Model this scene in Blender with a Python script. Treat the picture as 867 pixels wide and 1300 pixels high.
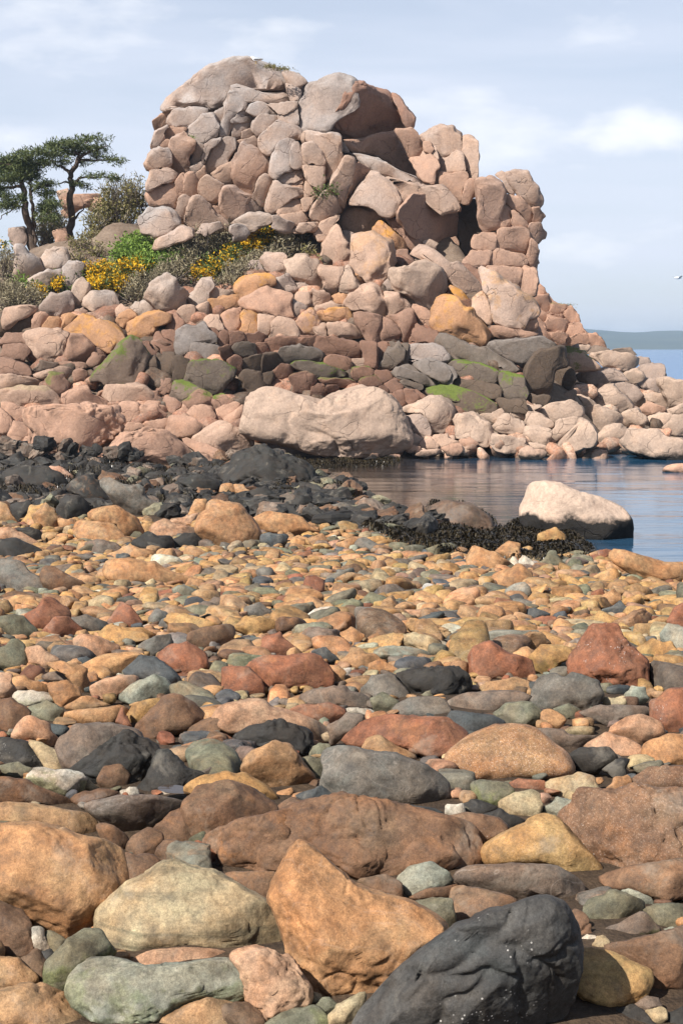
import bpy, math, random
import numpy as np
from mathutils import Vector, Matrix

# ------------------------------------------------------------------ camera, sky, sun, exposure
scene = bpy.context.scene
for o in list(bpy.data.objects):
    bpy.data.objects.remove(o)
C = scene.collection
F, CX, CY = 2000.0, 433.5, 650.0
CAMZ, PITCH = 3.2, math.atan(209 / 2000)
cam_d = bpy.data.cameras.new('camera')
cam = bpy.data.objects.new('camera', cam_d)
C.objects.link(cam)
cam.location = (0, 0, CAMZ)
cam.rotation_euler = (math.pi / 2 - PITCH, 0, 0)
cam_d.sensor_fit = 'VERTICAL'
cam_d.sensor_height = 36
cam_d.sensor_width = 24
cam_d.lens = F / 1300 * 36
cam_d.clip_start, cam_d.clip_end = 0.1, 30000
scene.camera = cam

SUN = Vector((-0.52, -0.50, 0.70)).normalized()      # direction towards the sun
world = bpy.data.worlds.new('World')
scene.world = world
world.use_nodes = True
wt = world.node_tree
for n in list(wt.nodes):
    wt.nodes.remove(n)
def wn(t, **k):
    n = wt.nodes.new(t)
    for a, b in k.items():
        setattr(n, a, b)
    return n
out = wn('ShaderNodeOutputWorld'); bgd = wn('ShaderNodeBackground')
sky = wn('ShaderNodeTexSky', sky_type='NISHITA', sun_disc=False)
sky.sun_elevation = math.asin(SUN.z)
sky.sun_rotation = math.atan2(SUN.x, SUN.y)
sky.air_density, sky.dust_density, sky.ozone_density = 1.0, 0.6, 2.5
tc = wn('ShaderNodeTexCoord')
mp = wn('ShaderNodeMapping'); mp.inputs['Scale'].default_value = (2.2, 2.2, 13)
mp.inputs['Rotation'].default_value = (0.0, 0.12, 0.3)
nz = wn('ShaderNodeTexNoise'); nz.inputs['Scale'].default_value = 1.6; nz.inputs['Detail'].default_value = 8
nz.inputs['Roughness'].default_value = 0.5; nz.inputs['Distortion'].default_value = 0.5
rp = wn('ShaderNodeMapRange'); rp.inputs['From Min'].default_value = 0.34; rp.inputs['From Max'].default_value = 0.72
rp.inputs['To Min'].default_value = 0.62; rp.inputs['To Max'].default_value = 0.97
mx = wn('ShaderNodeMix', data_type='RGBA'); mx.inputs['B'].default_value = (7.7, 8.2, 9.5, 1)
# a few brighter puffs
mp2 = wn('ShaderNodeMapping'); mp2.inputs['Scale'].default_value = (5, 5, 15); mp2.inputs['Location'].default_value = (1.3, 0.4, 0.2)
nz2 = wn('ShaderNodeTexNoise'); nz2.inputs['Scale'].default_value = 2.0; nz2.inputs['Detail'].default_value = 9; nz2.inputs['Roughness'].default_value = 0.55
rp2 = wn('ShaderNodeMapRange'); rp2.inputs['From Min'].default_value = 0.56; rp2.inputs['From Max'].default_value = 0.78
rp2.inputs['To Min'].default_value = 0.0; rp2.inputs['To Max'].default_value = 0.6
mx2 = wn('ShaderNodeMix', data_type='RGBA'); mx2.inputs['B'].default_value = (10.4, 10.5, 10.8, 1)
L = wt.links.new
L(tc.outputs['Generated'], mp.inputs['Vector']); L(mp.outputs[0], nz.inputs['Vector'])
L(nz.outputs['Fac'], rp.inputs['Value'])
# the veil of cloud thins out overhead, where one looks through less of it
sx = wn('ShaderNodeSeparateXYZ'); L(tc.outputs['Generated'], sx.inputs[0])
thin = wn('ShaderNodeMapRange'); thin.inputs['From Min'].default_value = 0.16; thin.inputs['From Max'].default_value = 0.6
thin.inputs['To Min'].default_value = 1.0; thin.inputs['To Max'].default_value = 0.12
L(sx.outputs['Z'], thin.inputs['Value'])
ml = wn('ShaderNodeMath', operation='MULTIPLY'); L(rp.outputs[0], ml.inputs[0]); L(thin.outputs[0], ml.inputs[1])
L(ml.outputs[0], mx.inputs['Factor']); L(sky.outputs[0], mx.inputs['A'])
L(tc.outputs['Generated'], mp2.inputs['Vector']); L(mp2.outputs[0], nz2.inputs['Vector'])
L(nz2.outputs['Fac'], rp2.inputs['Value']); L(rp2.outputs[0], mx2.inputs['Factor'])
L(mx.outputs['Result'], mx2.inputs['A'])
# one brighter cumulus low over the sea on the right
cd_ = np.array([(830 - CX) / F, 1.0, math.tan(math.atan((650 - 165) / F) - PITCH)]); cd_ = cd_ / np.linalg.norm(cd_)
vs_ = wn('ShaderNodeVectorMath', operation='SUBTRACT'); L(tc.outputs['Generated'], vs_.inputs[0]); vs_.inputs[1].default_value = tuple(cd_)
vm_ = wn('ShaderNodeVectorMath', operation='MULTIPLY'); L(vs_.outputs[0], vm_.inputs[0]); vm_.inputs[1].default_value = (22, 22, 75)
vl_ = wn('ShaderNodeVectorMath', operation='LENGTH'); L(vm_.outputs[0], vl_.inputs[0])
nz3 = wn('ShaderNodeTexNoise'); nz3.inputs['Scale'].default_value = 26; nz3.inputs['Detail'].default_value = 7
mp3 = wn('ShaderNodeMapping'); mp3.inputs['Scale'].default_value = (1, 1, 2.2); L(tc.outputs['Generated'], mp3.inputs['Vector']); L(mp3.outputs[0], nz3.inputs['Vector'])
ad3 = wn('ShaderNodeMath', operation='MULTIPLY_ADD'); L(nz3.outputs['Fac'], ad3.inputs[0]); ad3.inputs[1].default_value = -2.6; L(vl_.outputs['Value'], ad3.inputs[2])
rp3 = wn('ShaderNodeMapRange', interpolation_type='SMOOTHSTEP'); L(ad3.outputs[0], rp3.inputs['Value'])
rp3.inputs['From Min'].default_value = -1.0; rp3.inputs['From Max'].default_value = 0.15; rp3.inputs['To Min'].default_value = 0.75; rp3.inputs['To Max'].default_value = 0.0
mx3 = wn('ShaderNodeMix', data_type='RGBA'); mx3.inputs['B'].default_value = (10.4, 10.5, 10.8, 1)
L(rp3.outputs[0], mx3.inputs['Factor']); L(mx2.outputs['Result'], mx3.inputs['A']); L(mx3.outputs['Result'], bgd.inputs['Color'])
bgd.inputs['Strength'].default_value = 0.063
L(bgd.outputs[0], out.inputs[0])

sl = bpy.data.lights.new('sun', 'SUN'); sl.energy = 5.0; sl.angle = math.radians(0.53); sl.color = (1.0, 0.955, 0.90)
so = bpy.data.objects.new('sun', sl); C.objects.link(so)
so.rotation_euler = (-SUN).to_track_quat('-Z', 'Y').to_euler()
so.location = (-30, -10, 40)
vs = scene.view_settings
vs.view_transform, vs.look, vs.exposure, vs.gamma, vs.use_curve_mapping = 'Standard', 'None', 0.82, 1.0, False
scene.cycles.max_bounces = 5
scene.cycles.diffuse_bounces = 2
scene.cycles.glossy_bounces = 3
scene.cycles.transmission_bounces = 2
scene.cycles.volume_bounces = 0
scene.cycles.caustics_reflective = False
scene.cycles.caustics_refractive = False
scene.cycles.use_denoising = True

# ------------------------------------------------------------------ helpers
rng = np.random.default_rng(7)
random.seed(7)

def h3(ix, iy, iz, seed):
    with np.errstate(over='ignore'):
        h = (ix.astype(np.uint32) * np.uint32(374761393) + iy.astype(np.uint32) * np.uint32(668265263)
             + iz.astype(np.uint32) * np.uint32(2147483647) + np.uint32(seed * 144665 & 0xffffffff))
        h = (h ^ (h >> np.uint32(13))) * np.uint32(1274126177)
        h = h ^ (h >> np.uint32(16))
        h = h * np.uint32(2246822519); h = h ^ (h >> np.uint32(15))
    return h.astype(np.float64) / 4294967295.0

def vnoise(p, seed=0):
    i = np.floor(p).astype(np.int64); f = p - i
    u = f * f * f * (f * (f * 6 - 15) + 10)
    r = 0
    for dx in (0, 1):
        for dy in (0, 1):
            for dz in (0, 1):
                w = (u[:, 0] if dx else 1 - u[:, 0]) * (u[:, 1] if dy else 1 - u[:, 1]) * (u[:, 2] if dz else 1 - u[:, 2])
                r = r + w * h3(i[:, 0] + dx, i[:, 1] + dy, i[:, 2] + dz, seed)
    return r * 2 - 1

def fbm(p, seed=0, oct=4, gain=0.5):
    a, s, r = 1.0, 1.0, 0
    for k in range(oct):
        r = r + a * vnoise(p * s + k * 17.3, seed + k)
        a *= gain; s *= 2.03
    return r

_cs = {}
def cubesphere(N):
    """unit directions and quads of a subdivided cube"""
    if N in _cs:
        return _cs[N]
    idx, V, Q = {}, [], []
    g = [math.tan((2 * k / N - 1) * math.pi / 4) for k in range(N + 1)]
    def vid(p):
        k = (round(p[0], 6), round(p[1], 6), round(p[2], 6))
        if k not in idx:
            idx[k] = len(V); V.append(p)
        return idx[k]
    for ax in range(3):
        for sg in (-1, 1):
            gr = [[None] * (N + 1) for _ in range(N + 1)]
            for a in range(N + 1):
                for b in range(N + 1):
                    p = [0, 0, 0]; p[ax] = sg; p[(ax + 1) % 3] = g[a]; p[(ax + 2) % 3] = g[b]
                    gr[a][b] = vid(tuple(p))
            for a in range(N):
                for b in range(N):
                    q = [gr[a][b], gr[a + 1][b], gr[a + 1][b + 1], gr[a][b + 1]]
                    Q.append(q if sg > 0 else q[::-1])
    V = np.array(V, float); V /= np.linalg.norm(V, axis=1)[:, None]
    _cs[N] = (V, np.array(Q, np.int32))
    return _cs[N]

def np_mesh(name, V, faces, smooth=True, col=None):
    """mesh from arrays, faces an (n, k) array"""
    me = bpy.data.meshes.new(name)
    n, k = faces.shape
    me.vertices.add(len(V)); me.vertices.foreach_set('co', np.ascontiguousarray(V, np.float32).ravel())
    me.loops.add(n * k); me.loops.foreach_set('vertex_index', np.ascontiguousarray(faces, np.int32).ravel())
    me.polygons.add(n); me.polygons.foreach_set('loop_start', np.arange(0, n * k, k, dtype=np.int32))
    me.polygons.foreach_set('use_smooth', np.full(n, smooth, dtype=bool))
    if col is not None:
        a = me.color_attributes.new('Col', 'FLOAT_COLOR', 'POINT')
        c4 = np.ones((len(V), 4), np.float32); c4[:, :3] = col
        a.data.foreach_set('color', c4.ravel())
    me.update(calc_edges=True)
    me.validate()
    return me

def obj(name, me, mat, parent=None, loc=(0, 0, 0), color=None, **props):
    o = bpy.data.objects.new(name, me); C.objects.link(o)
    o.location = loc
    if mat is not None and me is not None and not me.materials:
        me.materials.append(mat)
    if parent is not None:
        o.parent = parent
    if color is not None:
        o.color = (*color, 1)
    for k, v in props.items():
        o[k] = v
    return o

def empty(name, loc, label, cat, group=None):
    o = bpy.data.objects.new(name, None); C.objects.link(o)
    o.location = loc; o['label'] = label; o['category'] = cat
    if group:
        o['group'] = group
    return o

# the view from the camera: a pixel of the photograph (867 x 1300) to a ray, and a ray to a point at depth Y
cp, sp = math.cos(PITCH), math.sin(PITCH)
def ray(px, py):
    a = (np.asarray(px, float) - CX) / F; b = -(np.asarray(py, float) - CY) / F
    return np.stack([a, cp + b * sp, -sp + b * cp], -1)
CAM = np.array([0, 0, CAMZ])
def at(px, py, D):
    r = ray(px, py)
    return CAM + r * (np.asarray(D, float) / r[..., 1])[..., None]
def to_px(P):
    d = P - CAM
    f = d[..., 1] * cp - d[..., 2] * sp
    u = d[..., 1] * sp + d[..., 2] * cp
    return CX + F * d[..., 0] / f, CY - F * u / f

def sstep(a, b, x):
    t = np.clip((x - a) / (b - a), 0, 1)
    return t * t * (3 - 2 * t)

# ------------------------------------------------------------------ ground heights
_py = np.array([640, 590, 560, 520, 480, 440, 400, 360, 320, 280])
_dd = np.array([43.0, 44.5, 46.5, 48, 49.5, 51.5, 53.5, 55.5, 58, 60])
_zz = CAMZ - (_py - 441) * _dd / 2000
DL = np.concatenate([_dd, [62, 66, 75, 95, 120]]); ZL = np.concatenate([_zz, [8.3, 8.3, 6.0, 1.0, -2.0]])
DR = np.array([43, 44, 46, 48, 55, 66, 85, 100, 104, 112]); ZR = np.array([-.5, -.25, .1, .34, .95, 1.45, 2.2, 2.6, 2.2, -2])
SX = np.array([-1.6, -1.1, .6, 1.6, 2.7, 5.1, 9, 30]); SY = np.array([43.5, 42, 33, 29, 26, 23.6, 22, 18])
def ground(x, y):
    x = np.asarray(x, float); y = np.asarray(y, float)
    zl = np.interp(y, [-20, 0, 4, 22, 36, 43], [2.0, 1.72, 1.58, .25, .22, -.1])
    S = np.interp(x, SX, SY)
    S = np.where(x < -1.6, 44 + 0 * x, S)
    t = np.clip((S - y) / 4, 0, 1)
    zb = np.where(y < S, zl * t, np.maximum(-0.16 * (y - S), -0.9))
    pxg = CX + x * F / np.maximum(y, 1)
    w = sstep(690, 800, pxg)
    cap = np.interp(pxg, [-60, 0, 60, 120, 200, 540, 620, 680, 730, 780], [6.4, 6.6, 7.2, 7.5, 9, 9, 5.8, 3.7, 2.6, 1.8])
    za = np.interp(y, DL, ZL) * sstep(-30, -22, x) + (1 - sstep(-30, -22, x)) * np.minimum(np.interp(y, DL, ZL), 4)
    za = np.minimum(za, cap)
    zr = np.interp(y, DR, ZR)
    lim = np.interp(y, [50, 66, 90, 104], [14.2, 14.8, 16.8, 17])
    zr = zr - 5 * sstep(-1.2, 1.0, x - lim)
    zh = za * (1 - w) + zr * w - 0.35
    return np.where(y < 43, np.maximum(zb, np.where(x < -1.6, zb, -1)), np.maximum(zh, zb))
_t = np.concatenate([np.linspace(2.5, 30, 500), np.linspace(30, 110, 500)[1:]])
def ground_D(px, py):
    """depth Y where the ray through a pixel meets the ground or the water"""
    px = np.atleast_1d(np.asarray(px, float)); py = np.atleast_1d(np.asarray(py, float))
    r = ray(px, py); r = r / r[:, 1:2]
    X = r[:, None, 0] * _t[None]; Z = CAMZ + r[:, None, 2] * _t[None]
    g = np.maximum(ground(X, np.broadcast_to(_t, X.shape)), 0)
    hit = Z <= g
    k = np.where(hit.any(1), hit.argmax(1), len(_t) - 1)
    return _t[k]
# ------------------------------------------------------------------ materials
def lin(c):
    c = np.array(c, float) / 255
    return np.where(c <= .04045, c / 12.92, ((c + .055) / 1.055) ** 2.4)
ALB = 0.70
def alb(r, g, b, k=ALB):
    c = lin((r, g, b)) * k
    return tuple(c * .82 + c.mean() * np.array([.20, .18, .135]))

class NT:
    def __init__(s, name):
        s.m = bpy.data.materials.new(name); s.m.use_nodes = True
        s.t = s.m.node_tree
        for n in list(s.t.nodes):
            s.t.nodes.remove(n)
        s.out = s.n('ShaderNodeOutputMaterial')
        s.bsdf = s.n('ShaderNodeBsdfPrincipled')
        s.l(s.bsdf.outputs[0], s.out.inputs[0])
    def n(s, t, **k):
        n = s.t.nodes.new(t)
        for a, b in k.items():
            setattr(n, a, b)
        return n
    def l(s, a, b):
        s.t.links.new(a, b)
    def put(s, sock, v):
        if hasattr(v, 'is_output'):
            s.l(v, sock)
        elif isinstance(v, (tuple, list)) and len(v) == 3 and sock.type == 'RGBA':
            sock.default_value = (*v, 1)
        else:
            sock.default_value = v
    def math(s, op, a, b=0.0, c=None, clamp=False):
        n = s.n('ShaderNodeMath', operation=op, use_clamp=clamp)
        s.put(n.inputs[0], a); s.put(n.inputs[1], b)
        if c is not None:
            s.put(n.inputs[2], c)
        return n.outputs[0]
    def rng(s, v, a, b, c=0.0, d=1.0, smooth=False):
        n = s.n('ShaderNodeMapRange', interpolation_type='SMOOTHSTEP' if smooth else 'LINEAR')
        s.put(n.inputs['Value'], v)
        for k, x in zip(('From Min', 'From Max', 'To Min', 'To Max'), (a, b, c, d)):
            s.put(n.inputs[k], x)
        return n.outputs[0]
    def mix(s, f, a, b, mode='MIX'):
        n = s.n('ShaderNodeMix', data_type='RGBA', blend_type=mode)
        s.put(n.inputs['Factor'], f); s.put(n.inputs['A'], a); s.put(n.inputs['B'], b)
        return n.outputs['Result']
    def noise(s, vec, scale, detail=5, rough=0.55, dist=0.0):
        n = s.n('ShaderNodeTexNoise')
        s.l(vec, n.inputs['Vector'])
        n.inputs['Scale'].default_value = scale; n.inputs['Detail'].default_value = detail
        n.inputs['Roughness'].default_value = rough; n.inputs['Distortion'].default_value = dist
        return n.outputs['Fac']
    def vor(s, vec, scale, feature='F1'):
        n = s.n('ShaderNodeTexVoronoi', feature=feature)
        s.l(vec, n.inputs['Vector']); n.inputs['Scale'].default_value = scale
        return n.outputs['Distance']
    def prop(s, name):
        return s.n('ShaderNodeAttribute', attribute_type='OBJECT', attribute_name=name).outputs['Fac']
    def mapping(s, vec, sc, rot=(0, 0, 0)):
        n = s.n('ShaderNodeMapping'); s.l(vec, n.inputs['Vector'])
        n.inputs['Scale'].default_value = sc; n.inputs['Rotation'].default_value = rot
        return n.outputs[0]
    def grey(s, v):
        n = s.n('ShaderNodeCombineColor')
        for i in range(3):
            s.l(v, n.inputs[i])
        return n.outputs[0]
    def bump(s, h, strength, dist, normal=None):
        n = s.n('ShaderNodeBump'); s.l(h, n.inputs['Height'])
        n.inputs['Strength'].default_value = strength; n.inputs['Distance'].default_value = dist
        if normal is not None:
            s.l(normal, n.inputs['Normal'])
        return n.outputs[0]

def granite_material():
    t = NT('weathered_granite')
    pos = t.n('ShaderNodeNewGeometry'); P = pos.outputs['Position']
    nsep = t.n('ShaderNodeSeparateXYZ'); t.l(pos.outputs['Normal'], nsep.inputs[0])
    psep = t.n('ShaderNodeSeparateXYZ'); t.l(P, psep.inputs[0])
    base = t.n('ShaderNodeObjectInfo').outputs['Color']
    rnd = t.n('ShaderNodeObjectInfo').outputs['Random']
    big = t.noise(P, 0.55, 6, 0.6, 0.3)
    mid = t.noise(P, 2.6, 7, 0.62, 0.2)
    fine = t.noise(P, 16, 6, 0.7)
    # warm / iron-stained patches
    c = t.mix(t.rng(mid, .52, .75, 0, .38), base, t.mix(1, base, (0.98, .82, .68), 'MULTIPLY'))
    # grey lichen film, mostly on upward faces and high on the tor
    g = t.math('ADD', t.rng(big, .38, .62, 0, 1), t.rng(nsep.outputs['Z'], -.2, .8, -.35, .35))
    g = t.math('MULTIPLY', g, t.prop('grey'), clamp=True)
    c = t.mix(g, c, (0.285, .255, .235))
    # dark run-off streaks
    st = t.noise(t.mapping(P, (2.4, 2.4, .28)), 1.0, 6, .6, .2)
    c = t.mix(t.rng(st, .55, .72, 0, .45), c, t.mix(1, c, (.55, .50, .48), 'MULTIPLY'))
    # tone variation and crystals
    c = t.mix(1, c, t.grey(t.rng(mid, .2, .8, .78, 1.2)), 'MULTIPLY')
    c = t.mix(1, c, t.grey(t.rng(fine, .25, .75, .74, 1.24)), 'MULTIPLY')
    c = t.mix(1, c, t.grey(t.rng(rnd, 0, 1, .94, 1.06)), 'MULTIPLY')
    spk = t.noise(P, 55, 2, .5)
    c = t.mix(t.rng(spk, .60, .70, 0, .35), c, (.10, .085, .08))
    # hairline joints
    jv = t.n('ShaderNodeVectorMath', operation='ADD'); jn = t.n('ShaderNodeTexNoise'); t.l(P, jn.inputs['Vector']); jn.inputs['Scale'].default_value = 1.1; jn.inputs['Detail'].default_value = 4
    js = t.n('ShaderNodeVectorMath', operation='SCALE'); t.l(jn.outputs['Color'], js.inputs[0]); js.inputs['Scale'].default_value = .9
    t.l(P, jv.inputs[0]); t.l(js.outputs[0], jv.inputs[1])
    jd = t.vor(t.mapping(jv.outputs[0], (1, 1, 1.5), (.3, .2, .5)), .85, 'DISTANCE_TO_EDGE')
    jm = t.rng(t.noise(P, .8, 4, .6), .46, .60, 0, 1)
    jf = t.math('MULTIPLY', t.rng(jd, .0, .015, 1, 0), jm)
    c = t.mix(t.math('MULTIPLY', jf, .55), c, t.mix(1, c, (.28, .24, .22), 'MULTIPLY'))
    # black lichen spots
    bl = t.noise(P, 5.5, 8, .75)
    c = t.mix(t.rng(bl, .60, .72, 0, .5), c, t.mix(1, c, (.40, .37, .36), 'MULTIPLY'))
    # orange lichen, green algae
    ln = t.noise(P, 1.7, 6, .7)
    lf = t.math('MULTIPLY', t.rng(t.math('ADD', ln, t.rng(nsep.outputs['Z'], 0, 1, -.06, .08)), .47, .60, 0, 1, True), t.prop('lichen'), clamp=True)
    c = t.mix(lf, c, t.mix(fine, (.36, .15, .03), (.52, .27, .05)))
    mn = t.noise(P, 1.3, 6, .65)
    mf = t.math('MULTIPLY', t.rng(t.math('ADD', t.math('ADD', mn, t.math('MULTIPLY', t.math('SUBTRACT', fine, .5), .35)), t.rng(nsep.outputs['Z'], 0, .9, -.16, .12)), .43, .55, 0, .92, True), t.prop('moss'), clamp=True)
    c = t.mix(mf, c, t.mix(fine, (.04, .055, .012), (.13, .165, .025)))
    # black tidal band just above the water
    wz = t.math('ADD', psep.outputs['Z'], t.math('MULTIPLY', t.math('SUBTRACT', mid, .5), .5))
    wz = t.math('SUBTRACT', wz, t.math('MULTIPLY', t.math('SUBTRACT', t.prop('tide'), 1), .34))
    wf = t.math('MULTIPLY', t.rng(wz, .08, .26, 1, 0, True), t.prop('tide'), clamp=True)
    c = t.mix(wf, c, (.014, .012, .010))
    t.l(c, t.bsdf.inputs['Base Color'])
    t.put(t.bsdf.inputs['Roughness'], .88)
    t.put(t.bsdf.inputs['Specular IOR Level'], .25)
    h = t.math('ADD', t.math('MULTIPLY', t.noise(P, 4.5, 8, .68), .9), t.math('MULTIPLY', t.noise(P, 28, 4, .6), .22))
    h = t.math('SUBTRACT', h, t.math('MULTIPLY', jf, .8))
    t.l(t.bump(h, .55, .07), t.bsdf.inputs['Normal'])
    return t.m

def stone_material(name='beach_stone', vertex=False):
    t = NT(name)
    pos = t.n('ShaderNodeNewGeometry'); P = pos.outputs['Position']
    oi = t.n('ShaderNodeObjectInfo')
    if vertex:
        base = t.n('ShaderNodeAttribute', attribute_type='GEOMETRY', attribute_name='Col').outputs['Color']
        sc = 1.0
    else:
        base = oi.outputs['Color']
    rot = t.n('ShaderNodeVectorRotate', rotation_type='EULER_XYZ')
    t.l(P, rot.inputs['Vector'])
    if not vertex:
        rv = t.n('ShaderNodeVectorMath', operation='SCALE'); rv.inputs[0].default_value = (3.0, 5.0, 7.0)
        t.l(oi.outputs['Random'], rv.inputs['Scale']); t.l(rv.outputs[0], rot.inputs['Rotation'])
    Q = rot.outputs[0]
    big = t.noise(P, 5, 7, .62, .4)
    mid = t.noise(P, 17, 8, .66)
    fine = t.noise(P, 85, 5, .7)
    hue = t.mix(t.rng(big, .40, .68, 0, .75), base, t.mix(1, base, (1.05, .80, .62), 'MULTIPLY'))
    c = t.mix(t.rng(big, .30, .45, .55, 0), hue, t.mix(1, hue, (.85, .95, .92), 'MULTIPLY'))
    if not vertex:
        # layering bands on banded stones
        wv = t.noise(t.mapping(P, (1.5, 1.5, 20), (.12, .08, 0)), 1.0, 4, .6, .6)
        c = t.mix(t.math('MULTIPLY', t.rng(wv, .46, .60, 0, 1), t.prop('band')), c, t.mix(1, c, (.46, .50, .52), 'MULTIPLY'))
        # granite speckle
        spk = t.noise(P, 170, 2, .5)
        c = t.mix(t.math('MULTIPLY', t.rng(spk, .50, .62, 0, .55), t.prop('speck')), c, (.13, .06, .035))
        spk2 = t.noise(t.mapping(P, (1, 1, 1), (1, 1, 1)), 190, 2, .5)
        c = t.mix(t.math('MULTIPLY', t.rng(spk2, .56, .66, 0, .5), t.prop('speck')), c, (.55, .42, .32))
        # iron stain
        rs = t.noise(P, 8, 6, .7, .5)
        c = t.mix(t.math('MULTIPLY', t.rng(rs, .50, .64, 0, .8, True), t.prop('rust')), c, (.26, .115, .042))
        # green algae low down
        nsep = t.n('ShaderNodeSeparateXYZ'); t.l(pos.outputs['Normal'], nsep.inputs[0])
        al = t.noise(P, 9, 5, .6)
        af = t.math('MULTIPLY', t.rng(t.math('SUBTRACT', al, t.math('MULTIPLY', nsep.outputs['Z'], .22)), .38, .52, 0, .8, True), t.prop('moss'), clamp=True)
        c = t.mix(af, c, (.10, .12, .025))
    c = t.mix(1, c, t.grey(t.rng(mid, .30, .70, .46, 1.42)), 'MULTIPLY')
    c = t.mix(1, c, t.grey(t.rng(fine, .28, .72, .66, 1.3)), 'MULTIPLY')
    grain = t.noise(P, 290, 3, .6)
    c = t.mix(1, c, t.grey(t.rng(grain, .32, .68, .74, 1.24)), 'MULTIPLY')
    stain = t.noise(P, 3.1, 7, .7, .6)
    c = t.mix(t.rng(stain, .52, .64, 0, .65), c, t.mix(1, c, (.50, .43, .36), 'MULTIPLY'))
    c = t.mix(t.rng(stain, .44, .34, 0, .35), c, t.mix(.5, c, (.46, .40, .31)))
    pit = t.noise(P, 34, 6, .75)
    c = t.mix(t.rng(pit, .62, .74, 0, .5), c, t.mix(1, c, (.42, .36, .33), 'MULTIPLY'))
    if not vertex:
        # quartz veins
        vd = t.noise(Q, 3.2, 3, .5, 1.2)
        vf = t.rng(t.math('ABSOLUTE', t.math('SUBTRACT', vd, .5)), 0, .006, .2, 0)
        c = t.mix(t.math('MULTIPLY', vf, t.prop('vein')), c, (.50, .42, .34))
        # barnacles
        vb = t.vor(P, 75); msk = t.rng(t.noise(P, 6.5, 5, .65), .54, .64, 0, 1)
        bf = t.math('MULTIPLY', t.math('MULTIPLY', t.rng(vb, .13, .22, 1, 0), msk), t.prop('barn'), clamp=True)
        c = t.mix(bf, c, (.62, .58, .52))
        wet = t.prop('wet')
        psep = t.n('ShaderNodeSeparateXYZ'); t.l(P, psep.inputs[0])
        wz = t.math('ADD', psep.outputs['Z'], t.math('MULTIPLY', t.math('SUBTRACT', big, .5), .16))
        wf = t.math('MULTIPLY', t.rng(wz, .25, .36, 1, 0, True), t.prop('tide'), clamp=True)
        c = t.mix(wf, c, (.012, .011, .009))
    t.l(c, t.bsdf.inputs['Base Color'])
    r = t.rng(mid, .3, .7, .62, .9)
    if not vertex:
        r = t.math('SUBTRACT', r, t.math('MULTIPLY', wet, .38))
    t.l(r, t.bsdf.inputs['Roughness'])
    t.put(t.bsdf.inputs['Specular IOR Level'], .35)
    h = t.math('ADD', t.math('MULTIPLY', mid, .7), t.math('MULTIPLY', fine, .22))
    h = t.math('ADD', h, t.math('MULTIPLY', t.rng(pit, .6, .75, 0, -.35), 1.0))
    t.l(t.bump(h, .65, .016), t.bsdf.inputs['Normal'])
    return t.m

def simple_noise_mat(name, a, b, scale, rough=.9, bump=.5, bdist=.05, spec=.2):
    t = NT(name)
    P = t.n('ShaderNodeNewGeometry').outputs['Position']
    n1 = t.noise(P, scale, 8, .65); n2 = t.noise(P, scale * 9, 4, .6)
    c = t.mix(t.rng(n1, .3, .7), a, b)
    c = t.mix(1, c, t.grey(t.rng(n2, .25, .75, .7, 1.3)), 'MULTIPLY')
    t.l(c, t.bsdf.inputs['Base Color']); t.put(t.bsdf.inputs['Roughness'], rough)
    t.put(t.bsdf.inputs['Specular IOR Level'], spec)
    t.l(t.bump(t.math('ADD', n1, t.math('MULTIPLY', n2, .3)), bump, bdist), t.bsdf.inputs['Normal'])
    return t.m

def leaf_mat(name, a, b, trans=.25, rough=.6):
    t = NT(name)
    g = t.n('ShaderNodeNewGeometry')
    c = t.mix(g.outputs['Random Per Island'], a, b)
    t.l(c, t.bsdf.inputs['Base Color']); t.put(t.bsdf.inputs['Roughness'], rough)
    t.put(t.bsdf.inputs['Specular IOR Level'], .25)
    tr = t.n('ShaderNodeBsdfTranslucent'); t.l(c, tr.inputs['Color'])
    ms = t.n('ShaderNodeMixShader'); ms.inputs[0].default_value = trans
    t.l(t.bsdf.outputs[0], ms.inputs[1]); t.l(tr.outputs[0], ms.inputs[2]); t.l(ms.outputs[0], t.out.inputs[0])
    return t.m

def water_material():
    t = NT('sea_water')
    P = t.n('ShaderNodeNewGeometry').outputs['Position']
    psep = t.n('ShaderNodeSeparateXYZ'); t.l(P, psep.inputs[0])
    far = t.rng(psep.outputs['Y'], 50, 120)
    n0 = t.noise(P, .35, 3, .5)
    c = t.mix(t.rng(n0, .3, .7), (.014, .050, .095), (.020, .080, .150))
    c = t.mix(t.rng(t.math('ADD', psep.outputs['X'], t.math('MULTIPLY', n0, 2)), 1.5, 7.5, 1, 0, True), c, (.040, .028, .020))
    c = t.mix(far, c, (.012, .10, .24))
    t.l(c, t.bsdf.inputs['Base Color'])
    t.l(t.rng(far, 0, 1, .06, .22), t.bsdf.inputs['Roughness'])
    t.put(t.bsdf.inputs['IOR'], 1.33)
    w0 = t.noise(t.mapping(P, (.22, .85, 1), (0, 0, .12)), 1.0, 3, .6, .8)
    w1 = t.noise(t.mapping(P, (.9, 2.6, 1)), 1.6, 4, .55, .6)
    w2 = t.noise(t.mapping(P, (1, 2.2, 1)), 7.5, 3, .6, .3)
    gust = t.rng(t.noise(t.mapping(P, (.35, .9, 1)), .5, 3, .5), .38, .66, .35, 1.3)
    h = t.math('ADD', t.math('ADD', t.math('MULTIPLY', w0, 1.6), t.math('MULTIPLY', w1, .45)), t.math('MULTIPLY', w2, .08))
    h = t.math('MULTIPLY', h, gust)
    t.l(t.bump(h, .15, .10), t.bsdf.inputs['Normal'])
    return t.m

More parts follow.
